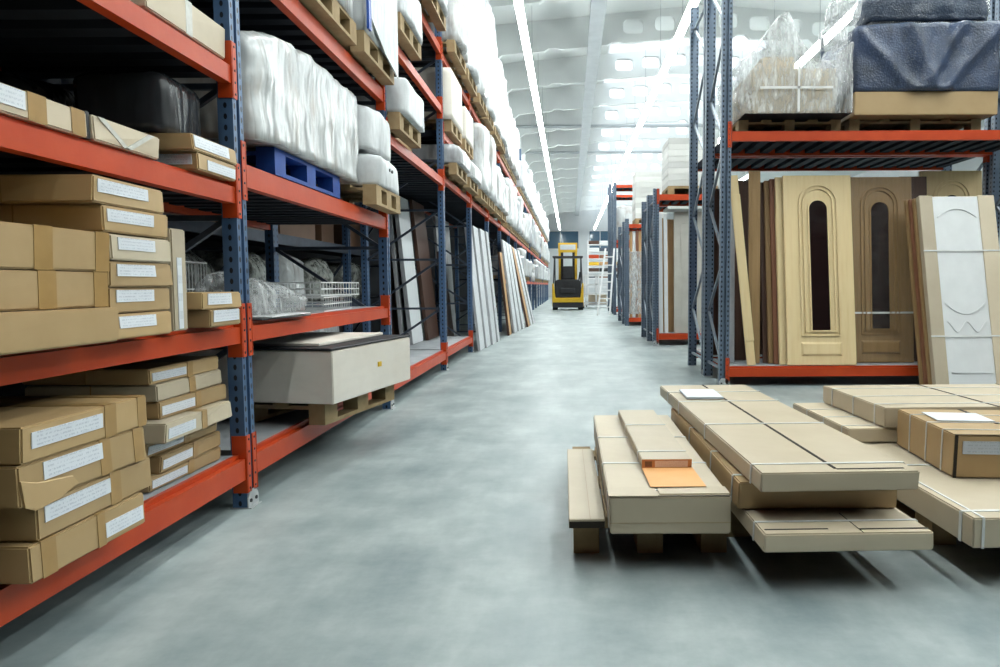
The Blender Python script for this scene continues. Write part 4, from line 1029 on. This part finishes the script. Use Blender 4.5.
# transverse ribs with rounded openings
def rrect(cx, czz, w, h, r, n=4):
    pts = []
    for (sx, sz, a0) in ((1, 1, 0), (-1, 1, 90), (-1, -1, 180), (1, -1, 270)):
        for i in range(n + 1):
            t = R(a0 + 90 * i / n); pts.append((cx + sx * (w / 2 - r) + r * math.cos(t), czz + sz * (h / 2 - r) + r * math.sin(t)))
    return pts
def rib_mesh():
    bm = bmesh.new(); D = .74; x0, x1 = -2.0, 9.6
    lower = []
    # outline: haunched lower edge
    xs = [x0, x0 + .25]
    outer = [(x0, cz(x0)), (x0, cz(x0) - D - .22), (x0 + .35, cz(x0 + .35) - D)]
    x = x0 + 1.4
    while x < x1 - .6:
        outer += [(x, cz(x) - D), (x + .12, cz(x) - D + .07), (x + .30, cz(x) - D + .07), (x + .42, cz(x + .42) - D)]
        if x < RX < x + 1.56: pass
        x += 1.56
    outer += [(x1, cz(x1) - D), (x1, cz(x1)), (RX, cz(RX))]
    loops = [outer]
    for k in range(-1, 11):
        cx = .05 + .78 * k
        if cx > x1 - .5: break
        if k > 1: loops.append(rrect(cx, cz(cx) - .36, .50, .34 if k > 1 else .26, .10))
    ed = []
    for lp in loops:
        vs = [bm.verts.new((p[0], 0, p[1])) for p in lp]
        for i in range(len(vs)): ed.append(bm.edges.new((vs[i], vs[(i + 1) % len(vs)])))
    bmesh.ops.triangle_fill(bm, use_beauty=True, use_dissolve=False, edges=ed)
    ex = bmesh.ops.extrude_face_region(bm, geom=list(bm.faces))
    for v in [g_ for g_ in ex['geom'] if isinstance(g_, bmesh.types.BMVert)]: v.co.y += .14
    bmesh.ops.recalc_face_normals(bm, faces=bm.faces)
    me = bpy.data.meshes.new('ceiling_rib'); bm.to_mesh(me); bm.free(); me.materials.append(M['ceil']); return me
rm = rib_mesh()
for i in range(22):
    o = link('ceiling_rib', rm, None, (0, -6.2 + 3.0 * i, 0)); struct(o)
b = MB(); b.box(-2.45, -2.0, Y0, Y1, 6.35, 7.4); struct(b.build('ceiling_beam', M['ceil']))
b = MB(); b.box(-4.4, -2.45, Y0, Y1, 7.2, 7.25); struct(b.build('ceiling_strip', M['ceil']))
# windows of the far wall
for i, (x0, x1) in enumerate(((-2.3, .75), (1.7, 3.5), (4.2, 5.4))):
    b = MB(); b.box(x0, x1, Y1 - .04, Y1 + .01, 4.15, 5.6); o = struct(b.build('window_%d' % (i + 2), M['winblue']))
    b = MB(); b.box(x0 - .06, x1 + .06, Y1 - .07, Y1 - .03, 5.6, 5.68); b.box(x0 - .06, x1 + .06, Y1 - .07, Y1 - .03, 4.07, 4.15); b.box((x0 + x1) / 2 - .03, (x0 + x1) / 2 + .03, Y1 - .07, Y1 - .03, 4.15, 5.6); b.build('window_frame', M['whitepaint'], o)
# strip lights
STRIP = emit('strip_light_tube', (.93, 1.0, .985), 37)
def strip_light(label, x, z, y0, y1, g):
    o = empty('strip_light', label, 'ceiling light', (x, 0, z), 0, g)
    b = MB(); n = int((y1 - y0) / 1.5); ys = [y0 + (y1 - y0) * i / n for i in range(n + 1)]
    for a, c in zip(ys, ys[1:]): b.box(-.065, .065, a, c, 0, .05)
    b.build('light_tube', STRIP, o)
    b = MB(); b.box(-.05, .05, y0, y1, .051, .10); b.build('housing', M['whitepaint'], o)
    b = MB(); b.bar((0, 0, .10), (0, 0, cz(x) - z - .01), .008); w0 = b.build('hanging_wire', M['pipe'], o, (0, y0 + 1, 0))
    y = y0 + 4
    while y < y1:
        c = w0.copy(); COL.objects.link(c); c.location = (0, y, 0); y += 3
sg = 'long strip lights under the ceiling'
strip_light('long strip light left of the aisle centre, bright blue-white', -.79, 5.5, -.4, 57, sg)
strip_light('long strip light above the right end of the aisle racks', 2.0, 5.5, -.4, 57, sg)
strip_light('long strip light behind the upper load on the right rack', 4.72, 5.5, -2.5, 57, sg)
strip_light('added long strip light farthest to the right, for more light', 7.45, 5.5, -2.5, 57, sg)  # extra lamp at the same spacing, added for more light
b = MB(); b.box(-.16, .16, 2, 58, 0, .06); b.box(-.16, -.14, 2, 58, .06, .14); b.box(.14, .16, 2, 58, .06, .14)
o = tag(b.build('cable_tray', M['pipe'], None, (.62, 0, 6.72)), 'grey cable tray running along the ceiling between the strip lights', 'cable tray')
b = MB()
for y in range(4, 58, 3): b.bar((-.12, y, .1), (-.12, y, .5), .012)
b.build('hanger', M['pipe'], o)
for i, (y, z) in enumerate(((26.8, 7.0), (32.0, 7.0))):
    b = MB(); b.cyl((-2.0, y, z - .0), (9, y, z - .0), .06, 10)
    tag(b.build('ceiling_pipe', M['pipe'], None, (0, 0, 0)), ('nearer grey pipe crossing under the ceiling ribs', 'farther grey pipe crossing under the ceiling ribs')[i], 'pipe')

# ------------------------------------------------------------------ light
w = bpy.data.worlds.new('world'); SC.world = w; w.use_nodes = True
w.node_tree.nodes['Background'].inputs[0].default_value = (.93, .97, 1.0, 1)
w.node_tree.nodes['Background'].inputs[1].default_value = 2.2
SC.view_settings.view_transform = 'Standard'; SC.view_settings.look = 'None'
SC.view_settings.gamma = 1; SC.view_settings.use_curve_mapping = False
SC.view_settings.exposure = 0
SC.cycles.use_denoising = True
SC.cycles.max_bounces = 6; SC.cycles.diffuse_bounces = 1; SC.cycles.glossy_bounces = 3; SC.cycles.transparent_max_bounces = 10; SC.cycles.transmission_bounces = 3
SC.cycles.sample_clamp_indirect = 6
SC.cycles.caustics_reflective = False; SC.cycles.caustics_refractive = False
